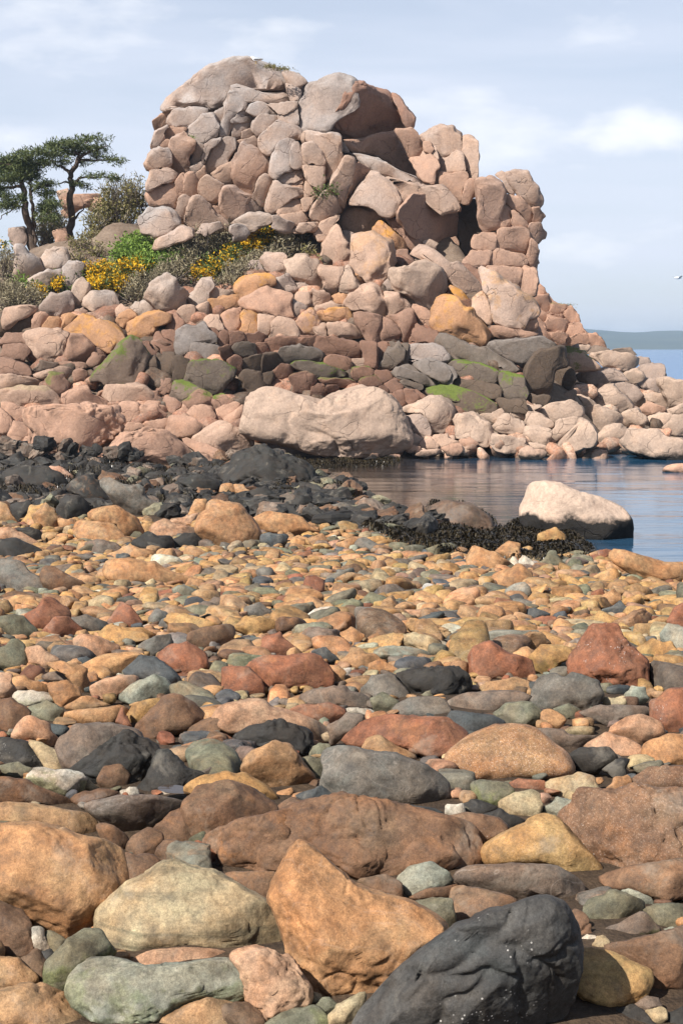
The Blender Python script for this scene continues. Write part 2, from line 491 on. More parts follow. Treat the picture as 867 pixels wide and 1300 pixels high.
GRAN = granite_material()
STONE = stone_material()
PEB = stone_material('beach_pebble', True)
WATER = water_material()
EARTH = simple_noise_mat('headland_rubble', (.11, .075, .052), (.20, .15, .11), 1.4)
SOIL = simple_noise_mat('slope_soil', (.07, .055, .03), (.13, .10, .055), 2)
SHINGLE = simple_noise_mat('wet_shingle', (.035, .024, .016), (.09, .058, .034), 9, .85, .8, .05)
PAL = {}
for line in '''gp 180 158 146|pk 208 170 146|pw 210 180 158|or 208 152 108|br 164 120 98|dg 130 113 99|dk 114 94 78|bk 58 56 52|bl 82 83 82|gg 128 126 102
ob 200 148 96|tb 186 144 98|rd 162 102 70|pb 200 154 118|gr 124 119 110|bg 84 91 94|yl 198 154 90|wh 208 202 186|bn 132 99 72|cr 190 170 130|gw 160 164 146|cl 204 154 126'''.replace('\n', '|').split('|'):
    k, *v = line.split(); PAL[k] = alb(*map(float, v))
WORD = dict(bl='black', gp='grey pink', pk='peach', pw='pale', br='reddish brown', dg='dark grey', dk='dark brown', bk='black', gg='olive grey', ob='orange',
            tb='tan', rd='red', pb='pink', gr='grey', bg='blue grey', yl='ochre', wh='whitish', bn='brown', cr='cream', gw='pale green', cl='pink')
WORD['or'] = 'orange'
# ------------------------------------------------------------------ outlines, surveyed block by block
# "# owner x0 y0": the block that follows belongs to owner; coordinates are enlarged by 867/220 (headland) or 3 (beach)
HEAD = '''
# tor 175 70
gp g=.9 e=.5 nf=3 d=.5 p=400,170 ty=.2 tx=-.1; 118,270 145,215 250,155 345,60 430,32 530,28 640,45 700,75 735,130 740,185 660,190 590,180 500,150 470,190 445,240 380,280 300,268 190,275 150,305 122,292
gp g=.9 e=.5; 470,150 540,165 620,195 745,185 760,225 700,240 640,240 560,240 500,240 470,200
gp g=.9; 735,75 800,90 840,130 800,150 760,140 735,110
gp g=.6; 740,150 815,190 805,215 760,225 745,190
gp g=.6; 640,245 790,240 800,265 730,300 680,270
gp g=.9; 455,190 500,185 560,215 550,260 500,275 490,300 460,340 470,400 425,415 415,390 435,310 445,240
gp g=.9; 560,250 600,225 640,240 690,290 640,300 590,305 560,280
gp g=.8; 160,315 185,285 260,262 330,270 365,290 320,315 250,360 205,362 160,345
gp g=.7; 290,350 330,300 390,300 415,350 405,410 330,435 295,410 250,395 265,365
gp g=.8; 395,285 440,265 435,320 405,345 390,310
gp g=.7; 460,330 500,300 580,315 570,340 480,345
gp g=.8; 465,360 500,330 560,335 570,360 530,390 500,420 470,400
gp g=.8; 575,340 620,295 700,310 680,350 640,380 600,405 575,380
gp g=.8; 700,310 740,270 800,265 810,330 775,350 720,330
pk g=.8 p=680,380; 610,440 660,365 700,330 780,345 825,380 810,430 760,400 700,450 650,510 610,470
gp; 520,385 560,370 590,400 550,415 520,405
gp; 540,430 570,410 610,430 590,460 545,450
pk g=.5; 60,460 75,400 110,370 165,355 135,390 130,430 95,460
cl; 135,385 170,360 250,365 205,400 150,415
cl; 105,440 150,425 155,460 115,475
pk g=.6; 30,540 50,490 100,460 170,470 175,545 120,560 70,575 40,560
cl g=.3 e=.55; 165,470 190,420 250,385 290,430 295,470 265,520 260,575 200,585 175,560
gp g=.5; 270,520 300,450 335,455 325,500 300,545 270,550
gp g=.5; 265,560 320,535 325,570 280,590 262,580
gp g=.6 d=-.3; 325,510 340,450 380,415 425,420 400,450 355,480 345,540 325,545
gp g=.5 d=-.2; 345,580 350,520 375,460 430,435 490,430 500,470 450,530 380,575 355,588
pk; 465,500 490,440 520,435 525,450 490,510 460,530
cl g=.4 e=.55 p=540,540; 475,580 480,540 530,450 600,475 655,520 650,580 590,600 575,680 530,700 480,650 470,610
pk; 360,605 420,570 470,545 480,600 470,655 420,640 385,620
pk g=.2 e=.55; 320,690 315,650 340,605 370,610 425,655 405,745 370,750 330,720
cl g=.3; 405,750 420,665 470,665 550,705 535,740 530,790 460,825 430,800 405,770
pk g=.4; 40,650 70,585 130,575 200,600 190,640 110,650 70,680 45,690
cl; 40,720 90,670 180,640 205,690 180,760 100,765 55,755
cl g=.2; 230,680 235,620 280,595 305,640 290,690 245,710
pk; 295,600 330,560 340,590 320,620 300,660
br; 195,630 230,605 235,690 205,705 190,680
gp; 205,800 215,730 245,705 250,760 225,820
pk g=.3; 235,850 250,770 310,725 400,790 450,840 440,880 300,880 235,880
gp g=.7 e=.6; 665,590 680,520 720,450 765,418 800,440 805,500 780,570 720,590 680,612
pk g=.4; 700,600 740,580 820,560 830,620 780,640 720,630
pk g=.4; 650,740 655,680 680,620 740,655 825,650 830,690 760,715 690,770 660,760
pk g=.5; 590,720 600,650 640,600 670,610 655,680 630,730 600,740
pk; 700,780 720,735 820,715 835,760 790,785 720,790
pk; 700,800 760,790 850,790 845,830 790,850 720,830
gp; 555,740 600,730 600,755 570,770
br; 370,765 410,760 420,790 385,795
# tor 370 80
br d=1.6 nf=2 g=0 tx=.6 ty=-.3; 240,380 390,385 520,350 560,420 600,500 660,590 600,570 520,510 400,460 300,440
br d=.5; 530,345 600,345 650,390 660,430 630,470 590,460 560,400
br d=.5; 590,470 640,470 700,440 730,480 725,560 720,610 660,600 620,540
br d=.4; 655,400 690,395 715,430 700,455 660,440
gp g=.8 t=.5 d=.3; 250,450 330,455 440,475 530,540 660,580 665,610 600,605 520,580 400,520 300,480
pk g=.7; 50,410 70,350 110,340 165,345 215,355 240,420 235,470 200,560 165,610 160,520 165,470 130,420 80,400
pk g=.4 d=-.2; 80,500 60,410 110,395 160,450 165,490 130,505
pk g=.2; 65,520 100,500 165,520 165,590 130,620 90,590
gp g=.7; 230,400 260,395 280,440 240,440
gp g=.6; -5,450 5,390 40,400 50,440 55,520 20,530 -5,520
pk g=.4; -10,560 30,540 60,560 65,600 20,605 -10,600
cl; -10,610 60,610 60,660 -10,675
pk; 65,590 110,630 115,665 65,665
pk g=.5 t=.6; 185,620 240,520 260,470 300,490 310,560 270,680 265,730 220,720 230,640
br d=.0 t=.4 tx=1.3; 305,530 340,510 385,550 330,600 290,680 265,700 285,600
pk g=.4 p=400,620; 280,710 340,620 390,560 430,555 500,600 530,650 545,700 520,760 470,780 420,740 360,720
pk g=.3 d=.2 t=.6; 430,545 560,590 640,615 760,620 830,680 840,745 790,740 740,760 720,665 620,660 575,690 545,750 520,650
br d=.3 t=.35 e=.35 nf=1 tx=1.3 ty=-.1; 540,750 575,685 622,650 735,655 745,740 830,735 835,867 700,900 590,860
pk g=.5; 95,760 100,700 170,662 230,675 240,740 160,780 110,785
pk; 10,830 60,800 130,795 120,830 60,855 20,855
pk; 120,867 140,820 200,780 230,770 200,830 170,890 130,890
pk; -10,680 50,680 40,740 -10,745
pk; 45,680 110,670 105,705 60,735
pk; -10,760 60,745 85,785 20,810 -10,800
# pillar 530 150
pk g=.4 e=.55; 20,90 70,45 120,25 180,35 220,80 225,150 170,165 140,190 105,185 90,130 45,110
pk g=.3; 225,100 260,90 300,120 305,200 295,300 270,300 240,220 230,170
pk g=.2 e=.5; 110,200 165,190 190,165 225,190 225,260 170,275 120,260
cl e=.5; 120,280 235,280 240,330 215,420 190,400 160,345 120,340
br; 235,330 280,310 290,380 255,435 230,425
br g=.2; -10,100 25,110 20,160 -10,165
pk g=.2; 15,180 40,130 85,140 100,200 90,250 60,260 20,225
br; -5,240 60,265 100,270 95,340 40,340 -5,290
# stack 530 150
br g=.15 e=.6; 290,370 300,310 350,290 420,310 435,350 430,410 410,470 405,560 340,570 290,540 300,450
dk d=2.2 g=0; 225,440 295,390 305,540 295,690 215,680
pk g=.4; 385,275 420,260 480,300 480,380 430,350 430,310 395,290
pk g=.4 e=.6; 430,270 490,248 550,260 590,330 625,400 615,435 570,440 520,390 470,350
cl; 435,385 500,400 560,450 580,490 550,515 490,460 445,430
br; 575,450 610,450 645,490 600,510 580,500
br; 415,480 440,435 465,470 460,550 415,555
br; 470,460 510,480 550,540 500,540 465,530
br e=.45; 395,590 400,565 550,560 555,640 540,670 440,655 390,640
br g=.2; 555,540 600,530 650,570 640,600 590,610 560,590
br e=.5; 260,610 280,585 385,590 385,645 290,655 262,640
br e=.5; 245,690 260,660 360,670 355,720 290,725 250,705
br e=.5; 360,720 370,665 440,670 530,685 540,720 450,735 380,730
br e=.6; 550,700 565,610 610,660 600,710 560,740
br; 350,750 420,745 500,770 520,810 510,840 440,810 380,770
br; 520,800 540,755 595,765 600,810 590,880 520,870
# bigboulder 370 80
gp g=.7 e=.6 nf=5 d=-.3 p=200,215 tx=-.15 ty=.25; 30,225 45,160 70,115 120,95 180,70 230,60 290,75 325,110 310,160 320,215 250,260 210,290 190,335 150,345 70,330 40,290
br g=.1 e=.5 nf=4 p=340,180 d=.2 tx=.75 ty=-.35; 270,90 350,95 460,135 500,160 530,210 555,290 570,325 480,345 390,380 300,370 220,345 180,320 215,230
br g=.3 d=.5; 495,140 540,160 570,210 620,270 615,305 580,325 560,290 530,220 505,170
# loose 360 220
pk g=.3; 300,225 330,180 400,165 460,185 480,230 460,270 400,295 320,290 290,265; layered oval boulder with a hollow side above the two cube shaped boulders
pk g=.3; 60,290 55,265 100,245 170,240 160,275 110,300; small pale tongue of rock beside the brown scrub at the tor's foot
pk; 175,330 180,280 240,230 250,265 205,330 190,355; leaning curved slab left of the round based peach boulder
pk e=.7; 195,410 200,350 240,290 280,265 320,340 345,410 335,445 240,465 205,440; pear shaped peach boulder left of the orange cube boulder | pear shaped boulder
gp; 285,310 300,290 345,305 345,350 310,345; small grey rock wedged between the pear shaped and the cube shaped boulder
gp; 330,360 350,355 350,385 335,380; tiny rock wedged low between the pear shaped and cube shaped boulders
pk e=.5 p=460,440 d=-.4 li=.2; 350,490 350,310 400,290 470,315 530,350 550,410 550,490 520,530 470,535 400,505; tall cube shaped peach boulder under the yellow lichen patch | cube shaped boulder
or li=.9 d=-.2; 480,260 500,250 560,290 605,340 600,375 540,380 500,330 460,305; boulder capped with bright yellow lichen right of the cube shaped one | yellow capped boulder
br; 490,235 560,240 590,270 700,350 640,380 600,330 540,265; dark sloping slab under the big slab of the tor
pw; 700,335 730,328 770,350 750,370 705,360; small pale cobble lying under the dark vertical face of the tor
pw; 15,440 60,405 120,400 160,450 205,560 180,590 120,550 60,540 40,490; long whitish slab leaning down the slope from the scrub | long whitish slab
pk; 180,480 240,470 300,485 280,590 215,595 205,540; peach slab standing right of the long whitish slab
pw; 275,540 330,468 370,540 395,565 350,600 290,600; pale triangular boulder below the pear shaped boulder | pale triangle boulder
or; 350,505 400,515 425,550 390,555; small orange rock under the cube shaped boulder
pk; 145,660 150,580 225,600 220,640 170,665; peach block at the lower end of the long whitish slab
pk; 60,620 80,590 140,590 155,630 120,660 70,645; rough knobbly boulder below the long whitish slab
gp; -5,540 50,545 80,580 40,600 -5,590; flat grey rock left of the long whitish slab's foot
gp; 60,545 110,545 135,585 80,585; small grey shard under the long whitish slab
gp g=.5; 40,630 100,650 110,690 60,725 40,700; pale kite shaped rock right of the cracked orange boulder
pk; 160,660 230,655 310,665 310,680 240,690 170,690; thin flat slab above the layered orange block
or li=.6 e=.5; 165,700 250,680 310,680 320,740 240,755 180,740; layered orange block with lichen left of the domed boulder
or; 255,620 280,600 340,615 310,645 260,650; small bright orange rock behind the domed boulder
pk e=.75; 320,660 350,600 420,555 480,580 510,640 510,690 440,705 360,690; domed peach boulder on top of the dark brown boulder pile | domed peach boulder
pk; 515,600 580,600 630,660 620,690 520,710; peach boulder with shaded underside right of the domed boulder
pw; 580,605 640,610 655,640 620,650; small pale rock below the big white fronted boulder
br; 360,700 420,700 490,740 480,820 440,840 390,780; reddish cracked boulder below the domed boulder
br; 490,740 540,735 580,790 560,830 490,815; round reddish boulder tucked under the dark brown boulder
br d=.2; 520,715 630,675 655,720 640,800 600,840 570,760; dark brown shaded boulder right of the domed boulder | dark brown boulder
cl li=.4; 65,750 90,700 140,695 180,740 170,800 110,815 75,790; round orange boulder with lichen flecks left of the layered block
pk; 140,770 205,755 210,815 150,800; small square block under the layered orange block
pk e=.5; 215,755 310,770 380,790 385,820 300,815 220,810; flat bedded slab under the layered orange block
cl; 655,670 700,680 745,730 750,780 690,770 660,710; leaning peach boulder left of the big lichen topped boulder
pw p=640,510 e=.6; 555,560 560,465 640,460 720,440 780,500 825,590 800,620 750,690 680,650 610,590; big pale flat fronted boulder in the middle of the slope | big pale fronted boulder
gp; 510,560 530,510 615,535 560,575; dark shaded rock between the cube shaped and the big pale boulder
br d=.3; 550,400 600,385 640,440 560,460; dark rock in the hollow right of the cube shaped boulder
# loose 500 300
pk g=.3; 85,85 130,60 190,70 240,100 300,150 400,190 445,240 440,270 400,300 300,240 270,180 200,140 150,120; long sloping brown slab under the dark vertical face of the tor | long brown slab
or li=.5 p=350,390 e=.65 d=-.3; 190,380 210,310 300,285 370,370 440,430 460,480 430,550 350,520 250,470 205,460; big boulder with orange lichen on top and a shaded right face | lichen topped boulder
or li=.8; 280,255 330,280 370,350 360,370 310,310; orange lichened ridge of rock behind the lichen topped boulder
pk g=.3 li=.35 p=520,300 d=-.4 tx=.1 ty=.3; 425,160 480,185 570,240 640,290 720,340 720,400 660,420 640,450 560,450 500,430 480,340 460,260; long smooth white boulder sloping down below the right pillar | smooth white boulder
pk li=.2; 400,300 440,275 470,330 490,420 460,440 420,400; narrow slab squeezed left of the smooth white boulder
cl; 500,460 530,445 600,475 700,475 740,500 640,510 520,510; low rounded orange ledge under the smooth white boulder
cl; 640,430 700,380 725,440 715,475 650,470; orange block under the right end of the smooth white boulder
# ledge 500 300
dg g=.3 d=-.2; 490,580 510,520 600,505 740,500 800,540 820,570 700,600 620,650 560,600
dk e=.6 p=740,610; 700,600 740,570 850,560 860,650 800,670 790,780 720,800 680,740 690,650
dk e=.5; 790,680 867,660 867,780 800,790
br; 90,500 120,450 200,470 240,520 190,530 110,530
dg g=.2 t=.7; 190,520 270,480 360,530 430,570 500,590 590,630 640,670 560,670 450,640 330,600 280,590
gp g=.6; 70,580 130,550 250,560 290,610 250,640 130,620 80,640
dg g=.4; 90,640 180,615 260,640 300,680 270,735 150,690
dg g=.2; -10,670 60,650 150,690 240,720 200,745 80,720
dg; 20,730 90,730 150,755 80,770
dg m=1.3 t=.8 p=400,690; 260,640 330,625 440,640 530,680 525,735 440,720 370,710 300,680
dk t=.5; 280,690 370,715 440,725 530,740 530,800 440,790 330,740
dg m=1.2 e=.6; 535,690 570,680 630,720 660,770 650,810 560,810 535,770
dk; 530,815 650,820 665,880 560,880
dk m=1 p=300,790; 140,780 240,745 320,770 400,790 510,840 500,880 350,880 200,810
dg; -5,545 60,560 60,640 -5,650
br; 45,770 100,765 165,810 110,840 70,840
br; -5,780 40,770 65,840 20,860
# cliff 647 360
cl na=1.9 nf=7; 140,0 175,20 180,50 150,60 130,40
cl na=1.9 nf=7; 125,60 195,55 200,120 165,150 145,120
cl na=1.9 nf=7 m=.6; 205,110 240,95 290,100 260,150 210,150
cl na=1.9 nf=7; 260,150 300,100 335,150 350,190 300,190
cl na=1.9 nf=7; 180,210 200,160 280,170 300,230 240,260 190,240
cl na=1.9 nf=7; 290,200 350,190 375,240 330,270 290,250
cl na=1.9 nf=7; 200,250 250,240 290,270 270,310 230,300
cl na=1.9 nf=7; 280,290 340,250 400,250 400,300 300,310
cl na=1.9 nf=7; 390,250 430,240 475,295 470,315 400,300
cl na=1.9 nf=7; 140,120 185,150 190,190 160,200
cl na=1.9 nf=7; 205,150 260,150 265,175 210,170
cl na=1.9 nf=7; 330,140 345,160 352,195 330,190
cl na=1.9 nf=7; 120,170 165,190 190,250 230,310 150,290
# shore 647 360
dg; 395,330 440,310 500,340 460,350 395,348; dark flat rock at the foot of the pink cliff
gp; 310,310 340,300 350,325 320,325; small grey cobble at the foot of the pink cliff
pw; 340,310 390,305 400,330 350,335; pale slab between the grey cobble and dark flat rock below the cliff
dg; 500,330 600,320 630,350 560,345; dark slab tip where the far shore meets the sea
pk m=.9 ; 260,320 330,330 400,370 460,430 380,440 300,410 270,370; sloping boulder with a brown green turf top near the pink cliff | turf topped boulder
pw; 380,360 460,350 580,345 640,380 635,410 560,440 470,430 420,390; long flat pale slab below the far pink cliff | long flat pale slab
gp; 635,385 660,365 695,370 700,400 650,405; grey round rock at the right end of the long flat slab
gp; 640,420 700,400 770,405 785,440 770,460 700,470 650,450; knobbly grey rock standing against the sea
pw; 560,460 640,425 680,460 640,495 580,490; pale rock left of the knobbly grey rock by the sea
gp p=480,450; 350,460 400,445 520,430 600,490 530,490 440,530 380,490; grey boulder with a pointed left end and shaded underside
pw e=.7 p=500,530; 400,570 470,500 520,495 580,560 615,610 570,650 480,620 420,595; tall pale triangular boulder on the right shore | tall pale triangular boulder
gp; 520,500 570,490 640,520 690,580 650,600 600,560 550,530; grey tilted slab right of the tall pale triangular boulder
pw; 330,580 360,555 420,590 430,610 360,600; pale low rock left of the tall triangular boulder
cl; 660,640 700,590 790,640 720,650; small peach triangular rock with shaded left face
pw; 670,570 720,545 770,580 790,610 720,600; pale tilted rock above the small peach triangular rock
gp; 630,500 690,485 740,510 740,540 680,540; grey rock in a row above the pale tilted rock
pw nf=3; 740,500 780,480 880,495 900,560 880,640 800,620 790,560 800,520; large pale rock mass at the right edge of the shore | large pale rock at the edge
pw; 780,640 880,590 880,660; low peach rock below the large pale rock at the edge
pw; 140,640 200,600 300,595 370,625 375,670 250,660 180,665; low broad pale slab overhanging a dark gap | overhanging pale slab
pw p=450,650; 340,610 375,630 460,620 550,650 540,700 470,735 430,740 380,680; broad pale boulder with a notch right of the overhanging slab
pw; 85,700 95,640 160,660 215,725 170,720 110,715; pale rock resting on the round wet foot rocks
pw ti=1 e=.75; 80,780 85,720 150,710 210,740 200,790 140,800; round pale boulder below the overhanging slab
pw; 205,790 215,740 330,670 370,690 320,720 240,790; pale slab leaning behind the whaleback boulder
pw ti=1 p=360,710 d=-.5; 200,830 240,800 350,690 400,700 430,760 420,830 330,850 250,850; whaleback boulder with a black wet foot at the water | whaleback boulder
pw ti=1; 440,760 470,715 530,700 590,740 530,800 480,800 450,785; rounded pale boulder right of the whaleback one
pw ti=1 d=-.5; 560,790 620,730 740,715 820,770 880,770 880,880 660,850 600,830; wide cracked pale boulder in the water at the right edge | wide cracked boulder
pw; 560,660 640,650 700,690 640,710 580,700; low fissured rock above the wide cracked boulder
pw; 650,700 740,640 800,660 800,700 740,710 690,700; pale ridged rock above the wide cracked boulder
pw; 770,710 830,660 880,650 880,750 800,750; pale rock at the right edge above the wide cracked boulder
pw ti=1; -5,670 60,690 75,760 30,770 -5,760; tall pale rock in the row at the water's edge
pw ti=1; -5,770 80,780 60,840 -5,840; squat pale rock below the tall pale rock at the water's edge
pk ti=1; 45,830 70,815 150,830 180,860 150,880 60,880; peach rock with a crack standing in the water
pw ti=1; 100,800 140,800 165,820 130,830; small flat stone lying on the cracked peach rock
dk d=.6; 330,520 400,515 430,550 380,570; black shaded hole rock left of the tall triangular boulder
dg; 195,600 250,550 310,550 320,590 240,600; dark grey slab under the black cliff
dk; 95,570 170,555 190,570 180,600 100,600; dark wedge rock under the mossy ledge
br; 85,590 160,620 140,640 90,620; small brown rock under the mossy ledge
# loose 0 280
pw g=.7 e=.6; 65,290 85,140 130,150 200,190 225,250 150,280; tall pale boulder under the left pine trunk | tall pale boulder under the pine
pw g=.7; 200,210 240,150 320,135 325,220 260,250; rounded grey boulder between the two pine trunks
pw g=.6; 150,290 260,250 310,240 305,280 240,320 160,330; long pale tilted rock below the rounded grey boulder
pw g=.7; 310,230 340,215 420,220 415,250 365,290 350,350 320,310; pale wedge boulder left of the yellow gorse
pw g=.5; 360,400 370,330 420,295 450,320 410,370 400,440 370,440; narrow pale boulder standing in front of the gorse
pw g=.7; 430,440 435,400 510,350 575,350 600,400 580,440 470,455; light grey boulder under the gorse with a jagged top | light grey gorse boulder
gp g=.5; 205,440 240,385 340,360 370,400 370,460 300,470 220,460; rounded grey boulder with a notch left of the gorse boulders
pw g=.5; 660,445 680,405 740,415 775,450 700,485; small pale boulder left of the diamond shaped one
pk; 535,500 580,440 620,430 650,450 600,470; pale tilted slab below the light grey gorse boulder
or; 600,530 605,470 640,450 690,480 640,545; curled orange edged rock in the middle of the upper row
pk p=80,450; 5,500 30,440 110,430 180,430 190,450 100,500 45,545 15,530; smooth overhanging peach boulder at the left edge | overhanging peach boulder
dk d=.4; 40,545 100,500 160,480 160,550 80,555; dark rock in the shade of the overhanging peach boulder
cl; 160,530 180,470 220,465 235,500 190,550; upright peach rock right of the overhanging boulder
or; 210,530 240,500 310,500 310,520 260,545; flat orange rock right of the upright peach rock
pk; 365,460 400,445 435,455 420,478 370,475; small round rock under the light grey gorse boulder
or li=.4; 310,510 320,475 370,470 400,480 360,530 320,550; small orange lichened boulder on the shoulder of the broad orange one
pk; 435,470 500,455 530,480 500,490; thin flat rock below the light grey gorse boulder
pk; 485,500 510,475 530,500 515,520; small triangular rock in the upper row
or li=.5 p=470,520; 320,560 370,520 430,480 540,510 620,540 630,590 590,640 540,665 440,600 380,575; broad sloping boulder with an orange lichen crest | broad orange crested boulder
or li=.4 e=.65; 640,560 645,510 720,475 790,470 860,480 850,520 760,530 750,600 700,600; squared orange topped boulder with a dark hollow on its right | squared orange boulder
pk p=290,600 e=.65; 120,560 160,545 345,575 325,620 320,700 240,705 170,660 140,620; big barrel shaped peach boulder at left, split by a crack | barrel shaped boulder
cl e=.7; 325,640 350,580 420,570 475,630 450,690 380,705 330,695; rounded half of the barrel boulder right of its crack
br; -5,600 40,570 120,565 130,610 60,625; low brown rock left of the barrel shaped boulder
br; 10,660 30,615 120,620 145,660 120,700 60,700; round reddish boulder below the low brown rock at left
br; 470,650 500,625 530,655 510,680; small brown rock right of the barrel boulder
br; 440,690 470,665 525,680 500,715 450,715; smooth brown cobble below the barrel boulder's right half
br; -10,700 60,690 130,740 150,775 60,765 -10,770; low brown rock just above the long flat peach slab at the left edge
dg m=1 p=600,680 e=.6 d=-.3; 440,795 480,750 590,620 640,600 720,640 750,690 700,740 680,790 600,815 520,800; large dark triangular boulder with green algae along its foot | triangular algae boulder
dk; 690,790 720,720 760,685 780,700 770,750 740,790; dark slab leaning on the triangular algae boulder
dk; 780,700 830,675 867,690 867,770 800,780; dark block right of the triangular algae boulder
br; 805,810 850,805 860,850 820,860; small brown rock in the dark gap right of the triangular boulder
dg; 170,750 200,710 300,715 260,740 200,755; low grey rock below the barrel boulder
br; 290,710 400,710 430,735 340,735; long reddish rock below the barrel boulder
pk; 155,775 220,745 350,730 360,790 230,790; pale peach slab behind the moss capped block
br m=.8; 225,790 240,755 320,755 330,800 300,867 260,840; moss capped brown block in the middle left | moss capped block
br; 370,770 400,740 430,785 380,790; small angular rock right of the moss capped block
pk e=.6; -10,765 60,765 200,795 225,815 100,825 -10,850; long flat peach slab at the left edge | long flat peach slab
pk m=.3; -10,860 100,830 225,820 280,867 305,920 200,930 -10,925; rounded broad peach boulder under the long flat slab
br; 750,610 800,590 860,620 830,645 770,640; flat brown rock under the squared orange boulder
# loose 180 260
pk g=.5 d=-1.7; 60,215 120,150 200,100 260,110 250,160 150,200 75,235; pink wedge of rock rising above the green bush | pink wedge rock
gp g=.9 nf=3 d=-1.7; -10,150 -10,60 60,20 130,15 195,85 140,150; big grey slab above the green bush at the tor's left foot
gp g=.8 d=-1.7; 320,160 335,90 395,80 410,115 360,140; grey block in the dry scrub below the tor
gp g=.5 d=-1.7; 275,140 300,95 340,90 325,155; dark grey rock right of the pink wedge rock
pw g=.5 d=-1.7; 440,100 500,60 600,50 650,90 600,110 560,140 510,90; pale broken slabs at the tor's foot above the dry scrub
gp g=.6 d=-1.7; 455,190 470,110 520,120 520,180; lichen spotted upright rock left of the upper gorse
gp g=.3 d=-1.7; 640,110 680,60 760,90 740,150 690,140; dark split rock above the right end of the upper gorse
pk g=.3 d=-1.7; 765,130 790,95 867,85 880,120 800,150; smooth tongue shaped boulder right of the upper gorse
pw g=.4 nf=7 e=.85 p=125,455 d=-.4; 20,455 50,400 120,333 165,365 220,435 195,500 120,545 80,500; diamond shaped pale boulder standing on its point | diamond shaped boulder
pw g=.5; 245,450 300,370 360,362 365,400 310,480 250,480; pale slanting boulder right of the diamond shaped one
pw; 345,440 380,420 460,430 450,460 370,470; small flat pale boulder left of the lichen topped block
gp g=.3; 510,320 550,275 590,280 610,340 530,355; pink grey boulder below the upper gorse
pk g=.4; 595,290 610,240 700,245 720,325 690,360 620,320; pink boulder with a light top edge, above the lichened block | light topped pink boulder
or li=.7 d=-.2; 470,410 500,375 580,345 640,345 675,370 670,400 580,420 540,460 500,470; orange lichened block leaning below the light topped pink boulder | orange lichened block
gp g=.4; 655,420 680,365 730,365 780,400 760,440 690,430; grey angular boulder right of the orange lichened block
cl nf=6 e=.6 d=-.3; 515,500 540,475 620,435 720,435 765,460 750,480 750,560 650,550 540,530; big fractured orange boulder above the jointed ledge | fractured orange boulder
pw g=.3; 745,470 800,490 820,530 780,560 750,540; pale rock at the right side of the fractured orange boulder
or li=.2; 335,540 350,490 420,460 490,465 480,510 420,530 360,550; orange pillow shaped boulder left of the fractured one | orange pillow boulder
pk; 195,560 210,530 260,535 290,560 270,605 220,590; rounded peach boulder below the diamond shaped one
pk; 260,545 330,500 340,545 290,560; small peach rock left of the orange pillow boulder
# joints 180 260
pk; 325,570 380,555 405,600 400,625 340,615
cl li=.3; 395,570 420,540 490,530 495,610 430,630
or li=.5; 500,545 550,540 575,590 560,640 500,625
pk; 580,580 600,555 660,570 640,640 600,640
pk; 645,590 680,570 740,590 770,640 700,660 640,660
dk g=.5 e=.6; 180,740 190,620 230,600 310,610 370,650 375,690 260,690 230,765
dk g=.3 e=.5; 240,760 245,690 290,680 375,705 385,770 290,780
br; 130,600 140,560 190,570 220,600 190,620 135,625
br; 50,690 90,660 150,680 170,720 110,730
br; 115,660 140,625 170,650 165,690
br; 320,620 370,615 375,680 330,660
br; 385,690 400,630 430,640 440,690 400,710
dg e=.5; 460,740 470,690 500,680 570,700 565,740 510,755
br; 390,720 420,700 460,740 410,770
br; 560,700 620,690 640,730 580,740
br; 440,640 500,650 520,680 450,690
br; 530,650 600,650 610,690 540,690
br; 615,690 690,670 780,680 780,710 640,735
br; 800,665 867,660 867,710 800,705
dk; 75,800 90,760 140,770 150,850 110,850
dk; 145,770 230,780 230,840 160,870
br; -5,690 40,680 60,740 20,760 -5,750
# joints 180 400
dg m=1 e=.6 p=330,290 d=-.3; 225,310 245,240 380,225 480,260 460,310 400,385 290,350
dk e=.55; 505,300 520,280 600,290 600,350 550,380 510,370
dk; 500,260 520,220 600,205 600,275 540,270
dk; 605,210 650,195 690,240 650,280 605,285
dk; 605,300 650,285 660,310 610,325
br; 430,230 480,205 500,250 480,300
br; 660,290 700,260 740,270 720,320 670,320
# loose 180 400
dg m=1.3; 145,390 160,340 250,345 275,360 240,410 190,420; small rock fully covered in bright green algae | bright green rock
br m=.9; 220,440 270,390 330,400 360,450 300,450 240,470; brown rock with green algae right of the bright green rock
br; 100,370 100,335 140,335 140,370 125,385; small brown cobble above the bright green rock
br; -10,370 60,380 110,420 100,450 20,430 -10,430; wide brown rock left of the bright green rock
cl e=.8; -10,460 40,430 90,440 115,490 100,510 30,530 -10,520; rounded peach boulder left of the flat peach slab | rounded peach boulder
br; 115,420 170,430 200,460 170,480 130,450; angular brown rock below the bright green rock
cl; 170,480 215,455 240,480 200,500; small peach rock below the bright green rock
cl; 230,490 270,455 340,465 380,500 340,530 260,530; flat peach boulder with a dark underside left of the great split slab
cl; 370,480 420,450 490,440 500,450 440,510 380,520; wedge shaped peach boulder left of the great split slab
br m=1.2; 360,440 400,410 460,420 440,450 380,470; green mossy rock behind the wedge shaped peach boulder
cl; 125,560 150,520 220,505 270,520 300,570 290,590 180,600; smooth peach dome above the long rounded pale boulder | smooth peach dome
cl; 10,545 60,530 140,530 130,560; flat peach rock left of the smooth peach dome
pk e=.75 d=-.3; 250,620 290,585 400,560 480,570 560,610 565,660 450,680 350,650; long rounded pale boulder left of the great split slab | long rounded pale boulder
cl; 420,510 510,450 505,560 470,560 430,530; tilted peach slab touching the great split slab's left end
cl; 200,630 250,620 340,660 410,690 390,720 300,690; low peach ledge running under the long rounded pale boulder
cl; 270,690 340,700 350,740 290,755; small peach rock above the seaweed heap
# loose 0 440
